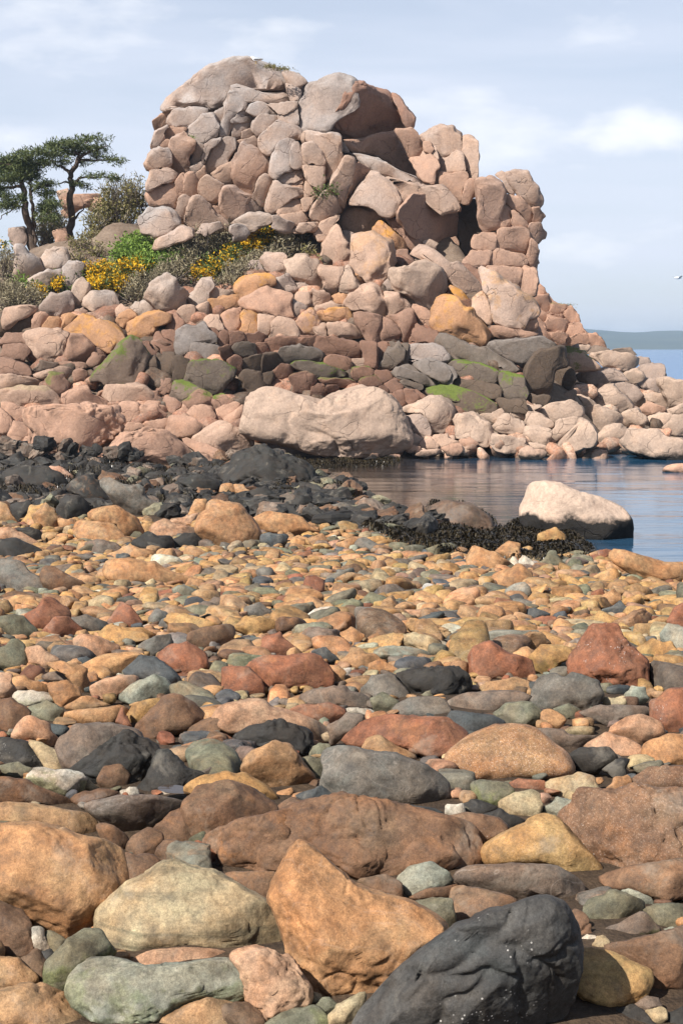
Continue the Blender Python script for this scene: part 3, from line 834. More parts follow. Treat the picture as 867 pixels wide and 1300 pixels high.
cl nf=7 e=.55 p=470,390 d=-.3 na=1.6; 130,310 160,300 280,300 450,295 590,310 635,360 615,440 580,470 500,510 460,520 380,590 290,580 240,510 200,490 190,400; massive creased peach boulder above the dark rocks at left | massive creased boulder
cl; 10,285 60,280 140,310 130,360 80,360; peach slab above the massive creased boulder's left end
cl; -10,420 -10,320 60,350 70,400 20,440; peach rock at the left edge above the dark rocks
cl; 60,440 75,380 130,400 150,440 110,490 70,500; reddish slanting rock left of the massive creased boulder
cl; 100,500 130,450 160,450 160,500; small peach knob at the massive creased boulder's left foot
cl; 150,440 190,370 225,420 205,490 160,480; folded peach rock joined to the massive creased boulder's left
pk; 480,510 530,470 560,490 500,540; small rough rock between the two big creased boulders
br; 450,575 480,515 510,540 470,615; dark reddish rock in the shade right of the massive creased boulder
cl nf=7 e=.7 p=690,470 d=-.4 na=1.6; 495,600 570,490 620,440 720,410 860,430 960,520 990,600 940,620 840,615 760,610 640,595 560,615; wide ribbed peach boulder with a deeply fluted foot | ribbed peach boulder
cl; 400,225 430,220 560,290 540,300 330,295 320,240; slanting brown slab above the massive creased boulder
pk; 510,240 520,195 640,195 740,210 810,250 800,280 700,290 600,280 550,260; pale boulder marked by black weed holes above the ribbed boulder | weed marked boulder
cl e=.8; 595,330 610,275 690,275 730,330 720,380 640,370; egg shaped peach boulder behind the massive creased boulder
cl e=.8; 710,300 740,270 800,275 825,330 790,350 730,355; round peach boulder right of the egg shaped one
cl; 665,250 690,230 725,260 700,290; small peach knob above the egg shaped boulder
cl; 620,410 650,380 700,385 720,405 640,430; flat peach rock behind the ribbed boulder
# loose 360 400
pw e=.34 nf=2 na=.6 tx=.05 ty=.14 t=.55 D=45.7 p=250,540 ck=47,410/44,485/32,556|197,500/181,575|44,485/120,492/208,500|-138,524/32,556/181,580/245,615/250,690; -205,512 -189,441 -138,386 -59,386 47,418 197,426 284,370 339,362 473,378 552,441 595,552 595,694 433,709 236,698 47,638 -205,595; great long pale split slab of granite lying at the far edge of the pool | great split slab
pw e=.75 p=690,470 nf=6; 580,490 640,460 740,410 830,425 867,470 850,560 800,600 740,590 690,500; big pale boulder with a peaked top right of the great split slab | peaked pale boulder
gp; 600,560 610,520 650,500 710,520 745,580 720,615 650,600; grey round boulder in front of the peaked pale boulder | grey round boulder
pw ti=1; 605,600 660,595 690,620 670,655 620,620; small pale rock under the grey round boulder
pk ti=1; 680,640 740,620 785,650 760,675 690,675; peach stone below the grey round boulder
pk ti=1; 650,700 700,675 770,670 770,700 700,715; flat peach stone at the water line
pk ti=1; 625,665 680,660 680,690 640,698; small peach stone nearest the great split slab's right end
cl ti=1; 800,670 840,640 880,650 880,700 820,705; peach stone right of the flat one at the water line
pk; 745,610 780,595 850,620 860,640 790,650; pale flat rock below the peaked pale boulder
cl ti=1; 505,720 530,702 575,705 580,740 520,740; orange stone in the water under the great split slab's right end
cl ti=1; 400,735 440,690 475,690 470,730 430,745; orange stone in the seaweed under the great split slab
# ledge 360 400
br; 210,220 260,200 330,230 345,265 320,290 220,250
dg g=.3; 490,260 510,200 570,150 610,175 600,240 530,275
gp g=.5; 620,200 640,175 730,160 830,190 840,235 720,240 640,240
dg g=.3; 540,290 570,260 680,290 790,345 720,350 640,330 570,310
dg g=.4; 680,250 750,220 850,260 880,300 830,340 780,330
dg; 570,340 620,325 700,360 680,375
dg m=1.3; 40,260 60,235 130,235 200,260 320,300 340,330 250,320 140,290 60,270
br m=.3; 40,340 120,295 160,340 150,400 110,420 60,390
br; 130,415 140,360 200,350 215,395 190,420
br m=.7; 180,330 330,320 350,350 300,370 220,360
dg g=.2 e=.55; -10,235 -10,165 80,160 190,180 200,215 170,235 60,235
br; 150,160 180,120 270,130 350,150 395,190 390,215 300,205 200,195
br; 395,170 440,150 470,180 460,250 410,260
br; 470,170 510,160 500,230 475,230
br; 520,400 600,395 615,450 570,460 530,430
br; 600,375 650,375 690,420 630,450 605,430
dk m=1; 695,385 770,355 830,370 880,400 880,440 780,410 730,410
br; 470,300 520,285 540,310 500,325
br; 520,350 560,330 590,350 590,390 530,385
pk; 345,230 400,220 405,255 360,260
br; 470,380 520,370 520,400 480,405
br; 90,110 140,105 155,140 100,155
br; 640,130 650,80 690,55 740,80 760,130 700,140
br m=1; 350,270 420,260 440,300 370,310
br m=.8; 400,320 460,310 480,340 410,350
br; 30,400 60,390 90,420 40,440
br; 215,350 270,350 280,375 220,380
# shore 500 430
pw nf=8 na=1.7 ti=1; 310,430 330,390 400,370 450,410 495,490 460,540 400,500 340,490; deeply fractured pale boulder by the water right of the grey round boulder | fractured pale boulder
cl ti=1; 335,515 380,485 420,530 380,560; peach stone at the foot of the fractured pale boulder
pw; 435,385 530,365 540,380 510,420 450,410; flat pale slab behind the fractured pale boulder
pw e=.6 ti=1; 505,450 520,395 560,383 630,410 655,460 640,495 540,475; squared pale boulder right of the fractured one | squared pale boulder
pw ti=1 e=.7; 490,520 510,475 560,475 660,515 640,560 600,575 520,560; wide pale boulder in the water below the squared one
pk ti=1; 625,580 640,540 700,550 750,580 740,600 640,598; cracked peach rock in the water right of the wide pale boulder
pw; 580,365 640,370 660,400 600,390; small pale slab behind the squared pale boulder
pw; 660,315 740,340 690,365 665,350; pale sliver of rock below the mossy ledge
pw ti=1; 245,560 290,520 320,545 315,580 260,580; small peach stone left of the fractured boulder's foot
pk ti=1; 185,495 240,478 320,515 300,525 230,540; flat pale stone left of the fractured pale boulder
# loose 0 150
gp; 35,490 110,480 120,540 40,560; rounded rock behind the left pine at the skyline
cl; 240,500 300,480 310,560 250,570; reddish rock between the two pine trunks
cl; 265,380 330,340 440,330 430,370 330,400; upper reddish slab behind the right pine
cl; 270,410 400,350 420,360 300,440; lower reddish slab behind the right pine
cl; 410,340 470,370 460,410 400,410; reddish rock at the right end of the slabs behind the pine
pk; 250,320 300,310 310,340 260,350; pale rock behind the right pine's crown
gp g=.8 t=.6; 460,560 560,490 700,420 760,430 800,470 720,500 560,510 480,640; long grey slope slab behind the green bush | long grey slope slab
pk; 310,590 350,540 380,560 370,620 320,620; round rock at the foot of the right pine trunk
pk; 420,520 450,480 480,520 450,560; small pale rock in the scrub right of the pine
'''
BEACH = '''
# stone 0 1011
ob e=.6 nf=4 d=-.1; 0,110 120,100 280,150 430,190 470,235 455,300 445,370 390,460 350,500 270,540 150,480 90,430 0,395 -60,330 -60,180; large flat topped orange boulder at the left edge of the beach | large orange boulder at the left edge
cr e=.65 band=.8 nf=3 p=690,420; 385,420 450,370 560,300 690,260 820,290 930,350 1050,440 1085,560 1085,600 900,610 700,610 480,620 400,560; broad cream and grey banded boulder with a domed top | cream banded boulder
gw band=.25 vein=.6 m=.45 p=600,720 na=1.5; 255,750 290,660 360,612 470,625 560,650 700,640 867,610 905,640 930,700 920,780 740,790 600,867 440,880 330,840; long pale grey boulder with a white crest, green at its foot | white crested boulder
gg m=.6 nf=6; 165,670 220,590 320,505 400,540 440,600 400,620 320,640 270,700 240,740 190,720; greenish angular stone between the big orange and the white crested boulder
bn; -40,395 80,440 100,500 120,560 110,600 60,615 -40,600; dark brown rounded stone under the big orange boulder at the left edge
ob; -40,615 80,620 150,690 130,740 60,740 -40,730; small orange rounded stone at the left edge below the dark brown one
tb na=1.5; -30,760 60,730 120,712 200,740 280,790 330,830 420,867 420,910 -30,910; tan lumpy stone filling the bottom left corner
tb; 560,880 700,800 790,772 867,785 950,820 1010,910 560,910; smooth tan stone rising from the bottom edge below the white crested boulder
pb na=1.4; 480,640 560,590 700,575 867,590 880,640 700,655 560,650; pinkish flat stone wedged under the cream banded boulder
bn; 80,620 150,595 170,640 165,710 120,690
wh; 130,515 160,515 195,575 170,590 130,560
bg; 165,590 200,580 205,605 170,610
gg; 170,530 200,520 250,560 240,600 200,590
bn rust=.3; 490,190 560,130 610,150 600,200 520,225
bn rust=.5; 600,120 650,60 700,50 745,160 700,180 640,150
bn; 475,230 560,225 600,260 560,310 510,320 480,270
bn rust=.4; 380,120 430,115 480,170 470,200 420,180
bn; 600,200 660,170 720,190 690,230 620,230
# stone 289 1011
ob rust=.6 vein=.5 e=.5 nf=3 p=430,500 tx=.1 ty=.25; 170,400 185,330 240,220 270,175 330,195 380,250 440,290 500,355 620,385 790,460 830,520 700,610 600,690 500,750 440,790 320,735 250,610 220,500; tall angular orange boulder with a spire at its left and a flat red top | spired orange boulder
gw band=.3; 645,310 690,270 770,250 840,290 845,340 760,360 690,385 650,350; rounded pale green stone beside the brown bedrock | pale green stone
gg band=.5 vein=1; 700,410 780,385 850,400 870,470 840,520 800,460; olive mottled stone right of the spired orange boulder
bn rust=.5; 670,395 760,350 880,340 890,380 780,390; reddish brown slab above the olive mottled stone
pb na=1.8 rust=.4; -10,600 100,570 180,590 260,650 310,740 300,800 150,860 80,760 40,650; rough pink stone right of the white crested boulder | rough pink stone
gg m=.5 ; 150,860 250,805 340,805 385,840 380,910 150,910; olive yellow stone at the bottom edge below the rough pink stone
cr e=.7; 385,830 440,780 520,740 500,800 460,880 400,880; smooth cream stone under the left foot of the black boulder
cr; 315,750 350,755 345,790 315,790
gg; 340,790 390,765 415,810 370,830
bn; -20,790 70,800 130,820 145,890 -20,910
# bedrock 289 1011
bn rust=.4 t=.45 e=.7 na=1.5 d=.25; -60,150 240,60 430,20 600,45 780,90 900,120 920,260 700,400 480,330 200,310 -40,310
bn rust=.8 na=1.6; 0,130 110,85 240,65 275,120 260,190 190,290 60,300 -30,290
bn rust=.5 na=1.5; 270,130 330,60 430,22 530,45 640,130 560,150 400,140 290,165
bn rust=.2 na=1.5; 280,165 400,120 520,150 590,200 580,270 500,315 400,260 330,200
bn rust=.3; 590,60 680,50 720,120 690,160 640,140
bn rust=.4; 600,270 640,200 740,160 840,180 880,250 800,300 660,300
bn rust=.3; 720,120 790,95 880,120 880,170 780,150
bn; 490,320 600,300 660,330 660,390 560,370
bn rust=.5; 0,290 100,290 190,290 180,360 120,380 0,330
# bedrock 578 1011
bn rust=.3 speck=.4 t=.5 e=.7 na=1.5 d=.25 barn=.3; 400,90 500,-10 720,-20 920,-20 920,380 780,400 640,360 560,300
bn rust=.2 barn=.3; -30,100 60,75 160,90 200,130 100,190 110,265 0,260 -40,180
bn barn=.3 speck=.4; 415,90 500,10 525,80 520,200 560,250 470,170 430,120
bn rust=.3 barn=.3 speck=.4; 520,30 600,0 610,120 590,270 560,270 525,190
bn barn=.5 speck=.4; 605,10 720,0 730,140 740,260 620,280 610,140
bn barn=.5 speck=.4; 735,0 810,10 830,230 750,230 735,140
bn barn=.4 speck=.4; 815,0 900,0 910,230 835,230
bn rust=.3 barn=.4; 560,300 680,270 870,240 910,360 800,400 640,350 580,340
bn rust=.4; -10,350 80,350 220,390 220,420 90,460 -10,480
# stone 578 1011
bl e=.6 nf=3 barn=1 p=120,500 na=.75 d=-.25 ck=110,550/0,660/-60,690|110,550/250,580/330,620/390,690|240,600/255,680/245,760/250,860|250,690/140,670/0,690/-150,690/-290,750|110,550/200,490/215,440|-100,690/-180,800|140,670/60,740/-40,790/-60,860|330,620/400,600/450,560|100,545/0,520; -400,880 -290,750 -200,660 -100,560 0,500 130,430 200,420 320,372 400,400 450,480 465,620 430,720 400,870 300,930 0,940 -420,930; large smooth black boulder crossed by cracks, with white barnacles | large black boulder
yl e=.6 nf=2 speck=.25 p=330,170; 98,190 200,130 370,75 440,140 540,250 570,300 490,330 430,300 380,265 210,255 120,265; smooth wedge shaped light orange stone lying on the brown bedrock | wedge shaped orange stone
dg rust=.1 vein=1 band=.4; 0,300 70,265 200,265 380,265 470,320 500,390 440,430 400,400 320,372 200,420 60,360; dark grey boulder with a pale curved vein behind the black boulder | dark veined boulder
yl rust=.6 e=.5 nf=2; 445,690 465,590 600,600 740,660 745,700 690,790 600,815 480,770; square orange block right of the black boulder | square orange block
bn barn=.2; 560,580 700,540 880,500 910,560 910,730 740,755 750,680 640,610; broad brown boulder at the right edge beside the square orange block
gg band=.5; 505,420 540,380 640,370 720,400 700,450 620,490 520,470; dark green grey rounded stone right of the black boulder's top
dg m=.5; 570,515 700,440 775,520 720,550 620,560; dark angular stone with a yellow green edge below the green grey one
gg; 720,430 800,420 880,430 880,480 790,500; flat olive stone at the right edge under the bedrock
gw; 625,365 660,350 745,385 740,420 690,390; smooth pale mint stone lying against the bedrock
wh; 815,380 840,370 880,375 880,392
wh; 475,545 500,525 530,545 510,575 480,570
cr; 520,560 550,540 572,560 550,580
gw; 790,515 820,500 845,520 810,532
bk; 590,880 620,810 680,795 740,840 770,910 580,910; black stone at the bottom edge right of the black boulder's shadow
bk; 790,880 810,830 880,795 900,860 880,910; black stone in the bottom right corner
cr; 720,820 780,800 810,850 740,860
dg; 680,790 740,770 790,800 700,815
bn; 450,440 490,470 490,520 450,520
bn rust=.4; 455,530 500,500 520,520 470,550
# stone 0 800
dg e=.75; 230,450 250,400 330,360 430,358 520,385 560,440 400,600 260,530 240,500; smooth dark grey hump behind the black ridged rock | dark grey hump
bk na=2 nf=6; 255,540 330,490 480,380 580,440 605,460 560,570 440,610 330,580; black ridged rock with rough furrows in the left middle of the beach | black ridged rock
bk na=2 nf=5; 530,620 600,470 640,455 720,530 790,540 700,600 620,625; black finned end of the ridged rock pointing right
bn e=.8 barn=.15; 520,370 580,300 640,250 720,270 790,330 800,380 640,400 570,410; dark brown domed stone behind the black ridged rock | dark brown dome
wh m=.7 na=1.5 d=-.1; 105,560 130,535 220,530 310,540 335,570 290,615 220,625 140,600; white knobbly stone stained green beside the black ridged rock | white knobbly stone
bn; 370,570 400,520 460,510 500,550 480,605 390,605; dark brown cobble in front of the black ridged rock
cr; 320,590 345,570 370,600 345,612
wh; 460,615 500,605 528,620 490,628
wh; 590,620 620,612 645,628 620,634
pb e=.75; 60,400 100,335 160,345 220,410 210,440 120,420 50,420; smooth pink domed stone left of the dark grey hump
cr; 100,415 160,430 235,500 250,530 190,530 150,480
bk barn=.3; -20,430 60,415 120,440 160,515 60,525 -20,510; black stone with white specks at the left edge
gg; -10,520 70,500 130,540 80,570 -10,530
ob; 240,330 290,305 440,290 490,300 460,360 330,362; flat peach stone behind the dark grey hump
ob; 250,290 300,262 380,280 440,292 300,310
rd; 440,350 465,290 495,370 470,372
yl; 490,320 560,270 620,255 600,300 540,350 500,350
gw nf=6 vein=.5; 455,250 500,210 590,168 640,190 670,240 600,260 500,268; pale green grey angular stone in front of the smooth dark dome
bg e=.8; 460,165 520,115 590,105 660,150 690,240 640,235 580,200 520,180; smooth dark blue grey dome shaped stone | blue grey dome
pb; 350,210 400,185 500,170 540,180 470,240 380,250
pb e=.8; 285,50 310,17 400,40 455,70 440,110 350,120 290,85; pink cigar shaped stone | pink cigar stone
rd nf=5; 600,105 640,60 720,50 790,110 790,165 720,185 660,150; reddish brown angular block right of the blue grey dome
bg; 300,120 330,100 380,125 360,135
gr; 530,70 600,20 650,15 655,60 580,100
yl; 375,10 480,-10 590,10 600,20 520,50 420,30
gg; -10,70 60,50 105,90 100,150 -10,140; olive square stone at the left edge of the mid beach
pb; 100,80 170,75 230,110 200,150 130,130
dg; 150,190 230,160 300,190 310,235 260,190
ob; 195,210 250,195 305,220 300,270 230,290 200,250
pb; -10,180 40,185 60,230 30,255 -10,250
wh m=.5; 60,240 120,228 200,250 210,280 120,280 65,270
gg; 120,300 180,265 230,300 220,345 150,340
bn; -10,290 40,270 110,320 60,350 30,400 -10,380; brown swirled stone at the left edge above the black specked one
ob; 30,190 120,190 190,230 120,240 60,215
ob; 140,130 240,120 330,160 335,240 310,240 240,160
yl e=.75; 700,610 740,570 867,540 930,560 1000,600 1060,650 920,680 760,640; long ochre stone behind the reddish brown boulder | long ochre stone
bn rust=.4 e=.8 d=-.15; 700,690 760,600 867,575 960,600 1030,650 1060,700 900,730 860,775 740,790; large reddish brown rounded boulder in the lower middle | reddish brown boulder
dg wet=.6; 320,660 460,640 600,640 700,660 640,720 500,770 400,720
bn wet=.5; 270,640 400,605 460,620 380,650 310,665
bn rust=.4; -20,570 80,570 200,615 300,670 290,690 120,650 -20,650; brown slab with an orange face at the left edge above the large orange boulder
tb band=.5; -20,660 100,670 340,700 360,785 280,790 150,740 -20,740; grey brown bedded slab behind the large orange boulder
# stone 289 800
gr band=.2 vein=.8 nf=4 e=.65 p=590,530 d=-.1; 370,590 385,480 430,445 520,460 640,470 740,510 840,590 820,660 770,670 620,675 480,660 400,620; big dark grey boulder with a dark red right side | big dark grey boulder
tb; 515,450 530,410 580,400 640,440 740,500 640,490 520,475; tan ridge of stone behind the big dark grey boulder
rd nf=4 e=.5 rust=.4; 430,420 540,350 700,330 800,345 900,370 920,430 780,485 700,450 560,440 430,440; flat topped red block behind the big dark grey boulder | flat topped red block
pb e=.7; -30,290 120,280 240,310 350,350 390,410 330,440 240,400 150,380 0,400 -40,340; long pink stone with a short dark crack | long pink stone
bk na=2.2; 30,400 90,370 200,345 310,380 320,450 280,490 240,430 150,440 60,470 30,440; black knobbly rock in front of the long pink stone | black knobbly rock
tb vein=.5 rust=.2; 60,520 100,470 180,420 240,450 330,560 330,600 240,620 100,560; tan brown peaked stone below the black knobbly rock
gg; 320,460 345,430 375,450 350,485 325,480
gg; 265,490 350,490 380,530 350,580 320,540
bg; 270,630 350,610 440,645 370,680 300,660; dark grey smooth cobble in front of the big dark grey boulder
rd rust=.3; 210,310 380,275 450,300 440,340 360,350 250,330
dg; 390,370 450,320 510,325 480,380 400,430
wh; 450,295 540,300 550,315 470,318
dg e=.75; 270,270 330,230 450,222 540,270 555,300 400,290; long dark grey lens shaped stone in front of the large red rock
rd e=.6 nf=5 rust=.4; 60,140 150,100 350,100 400,180 390,210 260,230 160,240 120,190; large squared red rock in the middle of the beach | large squared red rock
rd nf=5; 105,95 150,30 200,20 280,85 200,110; peaked red stone behind the large squared red rock
rd; -20,140 80,140 130,190 130,235 -20,235; rough red stone left of the large squared red rock
ob; 390,140 440,160 450,200 420,205
bg; 320,80 370,65 430,120 390,130
tb; 430,120 480,80 560,90 600,130 530,150 450,150
ob; 535,130 580,110 650,150 630,165 540,165
gr vein=.5; 500,230 560,180 620,160 690,240 680,260 580,265; pale grey green angular stone left of the black ropy rock
gg; 550,260 590,235 645,270 620,305 560,300
bk na=2.4; 640,180 720,145 867,140 910,200 867,250 700,250; black ropy looking rock right of the middle | black ropy rock
gr; 630,310 700,260 800,265 860,320 700,335; grey stone in front of the black ropy rock
bg; 590,680 700,665 800,690 800,715 660,710
bn; 170,690 250,655 330,660 370,690 260,705 180,710
# stone 578 800
ob e=.8 speck=1 nf=0 na=.4 d=-.1; -30,470 60,400 150,362 260,375 380,440 445,520 440,550 340,570 150,575 60,565 -20,545; speckled orange granite stone with a smooth domed top | speckled granite dome
rd e=.6 nf=3 p=150,110; 50,110 70,65 130,42 200,90 285,110 290,190 250,190 150,192 80,182; reddish orange block with its right side in shade | reddish orange block
rd barn=1 na=1.6 nf=5 e=.7 p=590,90; 440,130 470,50 510,0 560,-15 620,0 660,60 730,130 735,210 650,230 600,260 550,220 530,190 450,160; tall red boulder dotted with white barnacles | barnacled red boulder
yl m=.4; 290,90 330,55 420,60 440,90 380,140 310,165 290,140; ochre stone left of the barnacled red boulder
gr band=.4 nf=6; 300,260 340,190 430,175 540,190 545,240 500,300 400,305 310,290; grey brown flaky boulder below the barnacled red boulder
tb; 75,235 150,195 230,178 275,200 265,240 150,240; flat tan stone in front of the reddish orange block
dg; -20,270 100,235 230,230 290,265 200,290 100,315 -20,300
gg vein=.5; 150,320 190,280 260,270 325,310 320,355 200,355; olive mottled boulder behind the speckled granite dome
ob; 325,320 360,305 410,330 410,370 340,370
gg; 370,300 430,278 470,300 460,345 410,325
pb e=.75; 595,385 650,330 710,320 780,350 800,400 740,425 660,410; smooth pink domed stone left of the dark red boulder at the edge
rd barn=.7 rust=.5; 745,340 760,270 810,225 880,220 910,300 910,400 800,395; dark red boulder at the right edge dotted with barnacles | dark red edge boulder
ob e=.75; 715,470 740,420 810,400 880,405 910,510 780,522 730,510; smooth peach boulder at the right edge below the dark red one
pb; 490,440 560,405 640,415 710,460 690,485 600,480 520,465
bk; 430,490 500,450 580,445 620,490 540,530 450,520; black cracked stone right of the speckled granite dome
bk; 610,490 660,500 630,560 560,535
dg; 460,320 600,285 740,300 740,335 560,350; long dark grey slab behind the pink domed stone
dg; 320,370 450,400 560,400 460,445 380,445
bg; -20,310 100,330 200,350 180,375 60,405 -20,360; blue grey slab behind the left part of the speckled granite dome
bn speck=.4; 670,570 730,530 800,515 910,530 910,600 780,650; brown boulder at the right edge above the ribbed bedrock
cr rust=.5; 350,580 430,555 530,570 545,630 500,645 430,645 360,610; cream stone with a red patch in front of the speckled granite dome
rd; 200,590 240,565 330,575 345,610 240,615
gg m=.6; 60,600 100,570 200,590 225,610 160,665 70,640; olive green stone under the front edge of the speckled granite dome
cr; 160,650 230,625 290,605 320,640 300,700 200,700; lumpy cream and brown stone below the speckled granite dome
gw; 340,680 390,645 500,650 480,690 420,720 350,700; pale grey flat stone wedged behind the ribbed bedrock
ob; 570,610 620,560 665,570 640,620 590,630
bk; 30,660 80,650 160,680 110,710 40,700
bk; 80,710 160,685 265,735 180,765; black smooth stone left of the wedge shaped orange stone
cr; 560,265 640,258 645,285 580,292
gw; 645,260 670,212 720,220 725,250 670,288
yl; 690,70 750,30 840,70 850,110 800,125 700,90; ochre rounded boulder right of the barnacled red boulder
wh; -20,665 30,660 40,700 -20,705
# stone 0 590
ob speck=.6 e=.75 nf=2 p=850,200; 745,240 760,190 840,140 910,150 980,250 985,310 900,335 820,330 770,290; tall smooth orange boulder with a shaded hollow underside | tall orange boulder by the dark rocks
ob; 340,210 370,175 450,170 500,200 545,250 530,275 470,285 440,225; smooth two humped orange stone left of the tall orange boulder
ob e=.8; 285,250 300,225 380,220 440,230 475,270 470,300 400,300 300,285; smooth orange lens shaped stone with a dark underside
pb; 580,240 640,220 720,235 745,250 740,275 600,280; low flat peach rock left of the tall orange boulder
pb; 650,215 760,180 750,240 680,230
dg; 325,300 370,285 440,295 455,330 400,348 340,340; rounded dark grey stone in front of the orange lens shaped stone
bk; 510,290 570,270 650,270 665,320 600,328 540,315
bk; 660,290 700,262 760,260 780,310 740,325 670,325
ob e=.75; 400,420 410,370 500,355 600,380 690,425 800,440 800,465 720,470 560,462 440,450; long low peach rock tapering to the right on the pebbles | long low peach rock
ob; 385,350 450,330 570,325 595,355 560,370 470,365
gr rust=.2; -20,370 60,375 130,420 170,490 80,500 -20,495; grey brown boulder at the left edge of the pebble beach | grey brown edge boulder
bn nf=5; 165,390 200,385 280,430 330,450 320,480 190,485; brown wedge boulder with a black shaded front
bk; -20,290 60,280 165,325 150,355 -20,360; black rock with a peach band at the left edge
pb; -20,250 80,255 170,310 165,328 80,295 -20,285
bk; 60,245 150,265 170,305 100,275
tb; 125,195 170,155 205,180 225,245 170,250 135,225; tan and black stone under the dark rocks at left
bn; -20,140 30,140 55,210 -20,215
ob; 230,215 265,208 290,235 240,255
rd; 100,570 180,525 260,545 265,600 150,650 120,610
rd; 150,650 210,580 260,580 330,640 250,660
rd nf=6; 415,600 460,520 500,540 545,600 500,625; pyramid shaped reddish stone on the pebbles
gr; 270,590 330,570 405,600 380,650 310,640
yl; 375,640 420,615 550,640 580,660 480,685 400,665
dg; 780,530 830,505 880,520 850,560 790,555
gg; -10,580 60,570 140,620 150,660 60,650 -10,630; large olive brown stone at the left edge of the mid beach
bn; 720,640 780,620 880,610 890,690 780,705 720,680
# stone 289 590
ob barn=0; 100,200 180,190 270,210 370,265 300,275 200,270 130,245; wet peach slab draped with black seaweed behind the tall orange boulder
ob; 30,85 60,75 100,130 60,145 30,120
ob; -10,90 30,90 35,135 -10,138
gr nf=6; 370,160 440,145 495,165 450,215 400,218; pale grey angular stone among the dark rocks
dg; 165,150 230,105 270,150 260,180 180,175
bg; 130,290 160,262 230,265 215,310 150,322
ob; 215,290 270,268 310,285 250,308
tb; 310,280 360,260 388,300 330,318
ob; 410,300 480,275 500,290 450,338
gr; 475,300 520,275 600,320 580,342 500,325
gg; 640,240 680,207 700,225 695,248
yl; 30,620 60,585 130,577 195,610 180,640 80,650; ochre oval cobble left of the middle
bg; 165,590 200,560 290,600 240,614
gr; 60,545 120,525 170,560 160,585 90,580
gg; 220,500 260,460 305,480 280,508
ob; 430,650 470,615 520,650 500,685 450,680
gr; 380,620 450,580 550,600 540,645 460,635
pb; 500,570 530,545 575,580 550,602
ob; 640,600 700,590 780,630 720,650 670,645
# wetstone 289 590
dk m=0 ti=0 wet=.4; 755,220 770,160 830,137 930,150 1000,200 1010,250 900,265 800,255; seaweed coated boulder at the pool's edge | weed coated boulder
# stone 578 590
ob; 575,355 620,322 700,345 800,375 880,370 910,400 910,455 790,470 700,435 640,385; long orange rock at the right edge beside the sea | long orange rock by the sea
rd; 540,345 590,335 570,358 550,360
yl rust=.5 na=1.8; 310,290 330,260 380,237 420,270 400,315 340,315; rough orange and green encrusted rock in the black weed
ob; 150,330 200,290 245,300 245,355 190,365; upright orange rock beside the black weed
ob; 40,350 70,308 150,335 200,370 210,395 110,400 45,395; broad orange rock under the upright orange one
ob; 135,445 190,405 250,393 290,430 280,475 160,480; large rounded peach stone on the pebbles
gg; 305,380 370,342 415,375 390,405 320,400; olive cone shaped stone beside the black weed
wh; 250,360 270,350 300,380 275,395
ob; 420,380 450,370 475,390 440,395
ob nf=5; 530,515 600,475 630,500 600,545 540,535; peaked peach stone on the right pebbles
bg; 565,555 630,522 670,560 610,575
bg; 230,560 300,545 370,570 260,585; flat blue grey stone left of the peaked peach stone
yl; 480,585 560,570 640,600 560,610
rd; 265,605 340,578 420,600 350,615
gg; 55,575 100,545 145,570 130,605 70,600
rd speck=.3; 805,595 830,545 880,520 890,645 820,645; red brown boulder at the right edge of the pebbles
ob; 570,395 620,385 650,420 600,428
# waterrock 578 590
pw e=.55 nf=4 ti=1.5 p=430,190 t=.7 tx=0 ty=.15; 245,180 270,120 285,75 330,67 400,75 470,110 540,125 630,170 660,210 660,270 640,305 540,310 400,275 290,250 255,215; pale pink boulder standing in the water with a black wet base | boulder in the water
cl ti=.6; 785,25 800,5 830,-3 890,-5 890,35 810,32; low orange rock in the pool at the right edge
# dark 0 440
bk na=1.6; 10,660 60,610 150,610 300,630 330,680 270,725 160,720 80,700
bk; -10,600 40,560 90,530 130,560 110,590 60,610
bk na=1.8; 90,560 150,500 210,510 240,580 170,595
bk; -10,520 80,500 90,530 40,560 -10,570
bk; 300,590 380,590 440,560 440,620 370,645
bk rust=.3; 370,680 470,660 530,690 560,780 480,810 430,730 350,730
gr na=.8; 500,690 540,650 600,690 720,730 760,790 850,790 860,830 700,850 640,820 560,760
gg; 650,620 700,600 750,615 720,650 660,660
bk; 750,640 800,620 867,650 867,690 800,695 720,680
bk; -10,740 60,720 80,780 -10,780
bk; 60,800 150,770 160,830 100,860 60,850
bk; 300,760 380,760 420,800 340,867 300,840
bk na=2.2; 1103,630 1200,540 1340,505 1490,570 1570,630 1530,730 1300,750
bk; 220,740 300,730 330,780 260,800
bk; 560,630 640,640 660,690 580,690
cl; 255,605 310,610 370,655 340,675 290,645
yl; 130,880 150,800 220,795 280,840 240,885
tb; -10,880 -10,770 40,790 75,870
ob; 940,860 960,800 1010,790 1060,840 1080,870 1000,875
bk; 800,700 880,690 930,730 860,760
bk na=2; 900,660 1000,640 1080,680 1060,740 960,740
bk; 1100,760 1180,740 1240,790 1160,820
bk na=2; 1250,720 1330,700 1400,760 1320,800
bk; 1420,780 1500,760 1580,800 1500,840
bk na=2; 1560,720 1640,720 1700,790 1600,810
'''
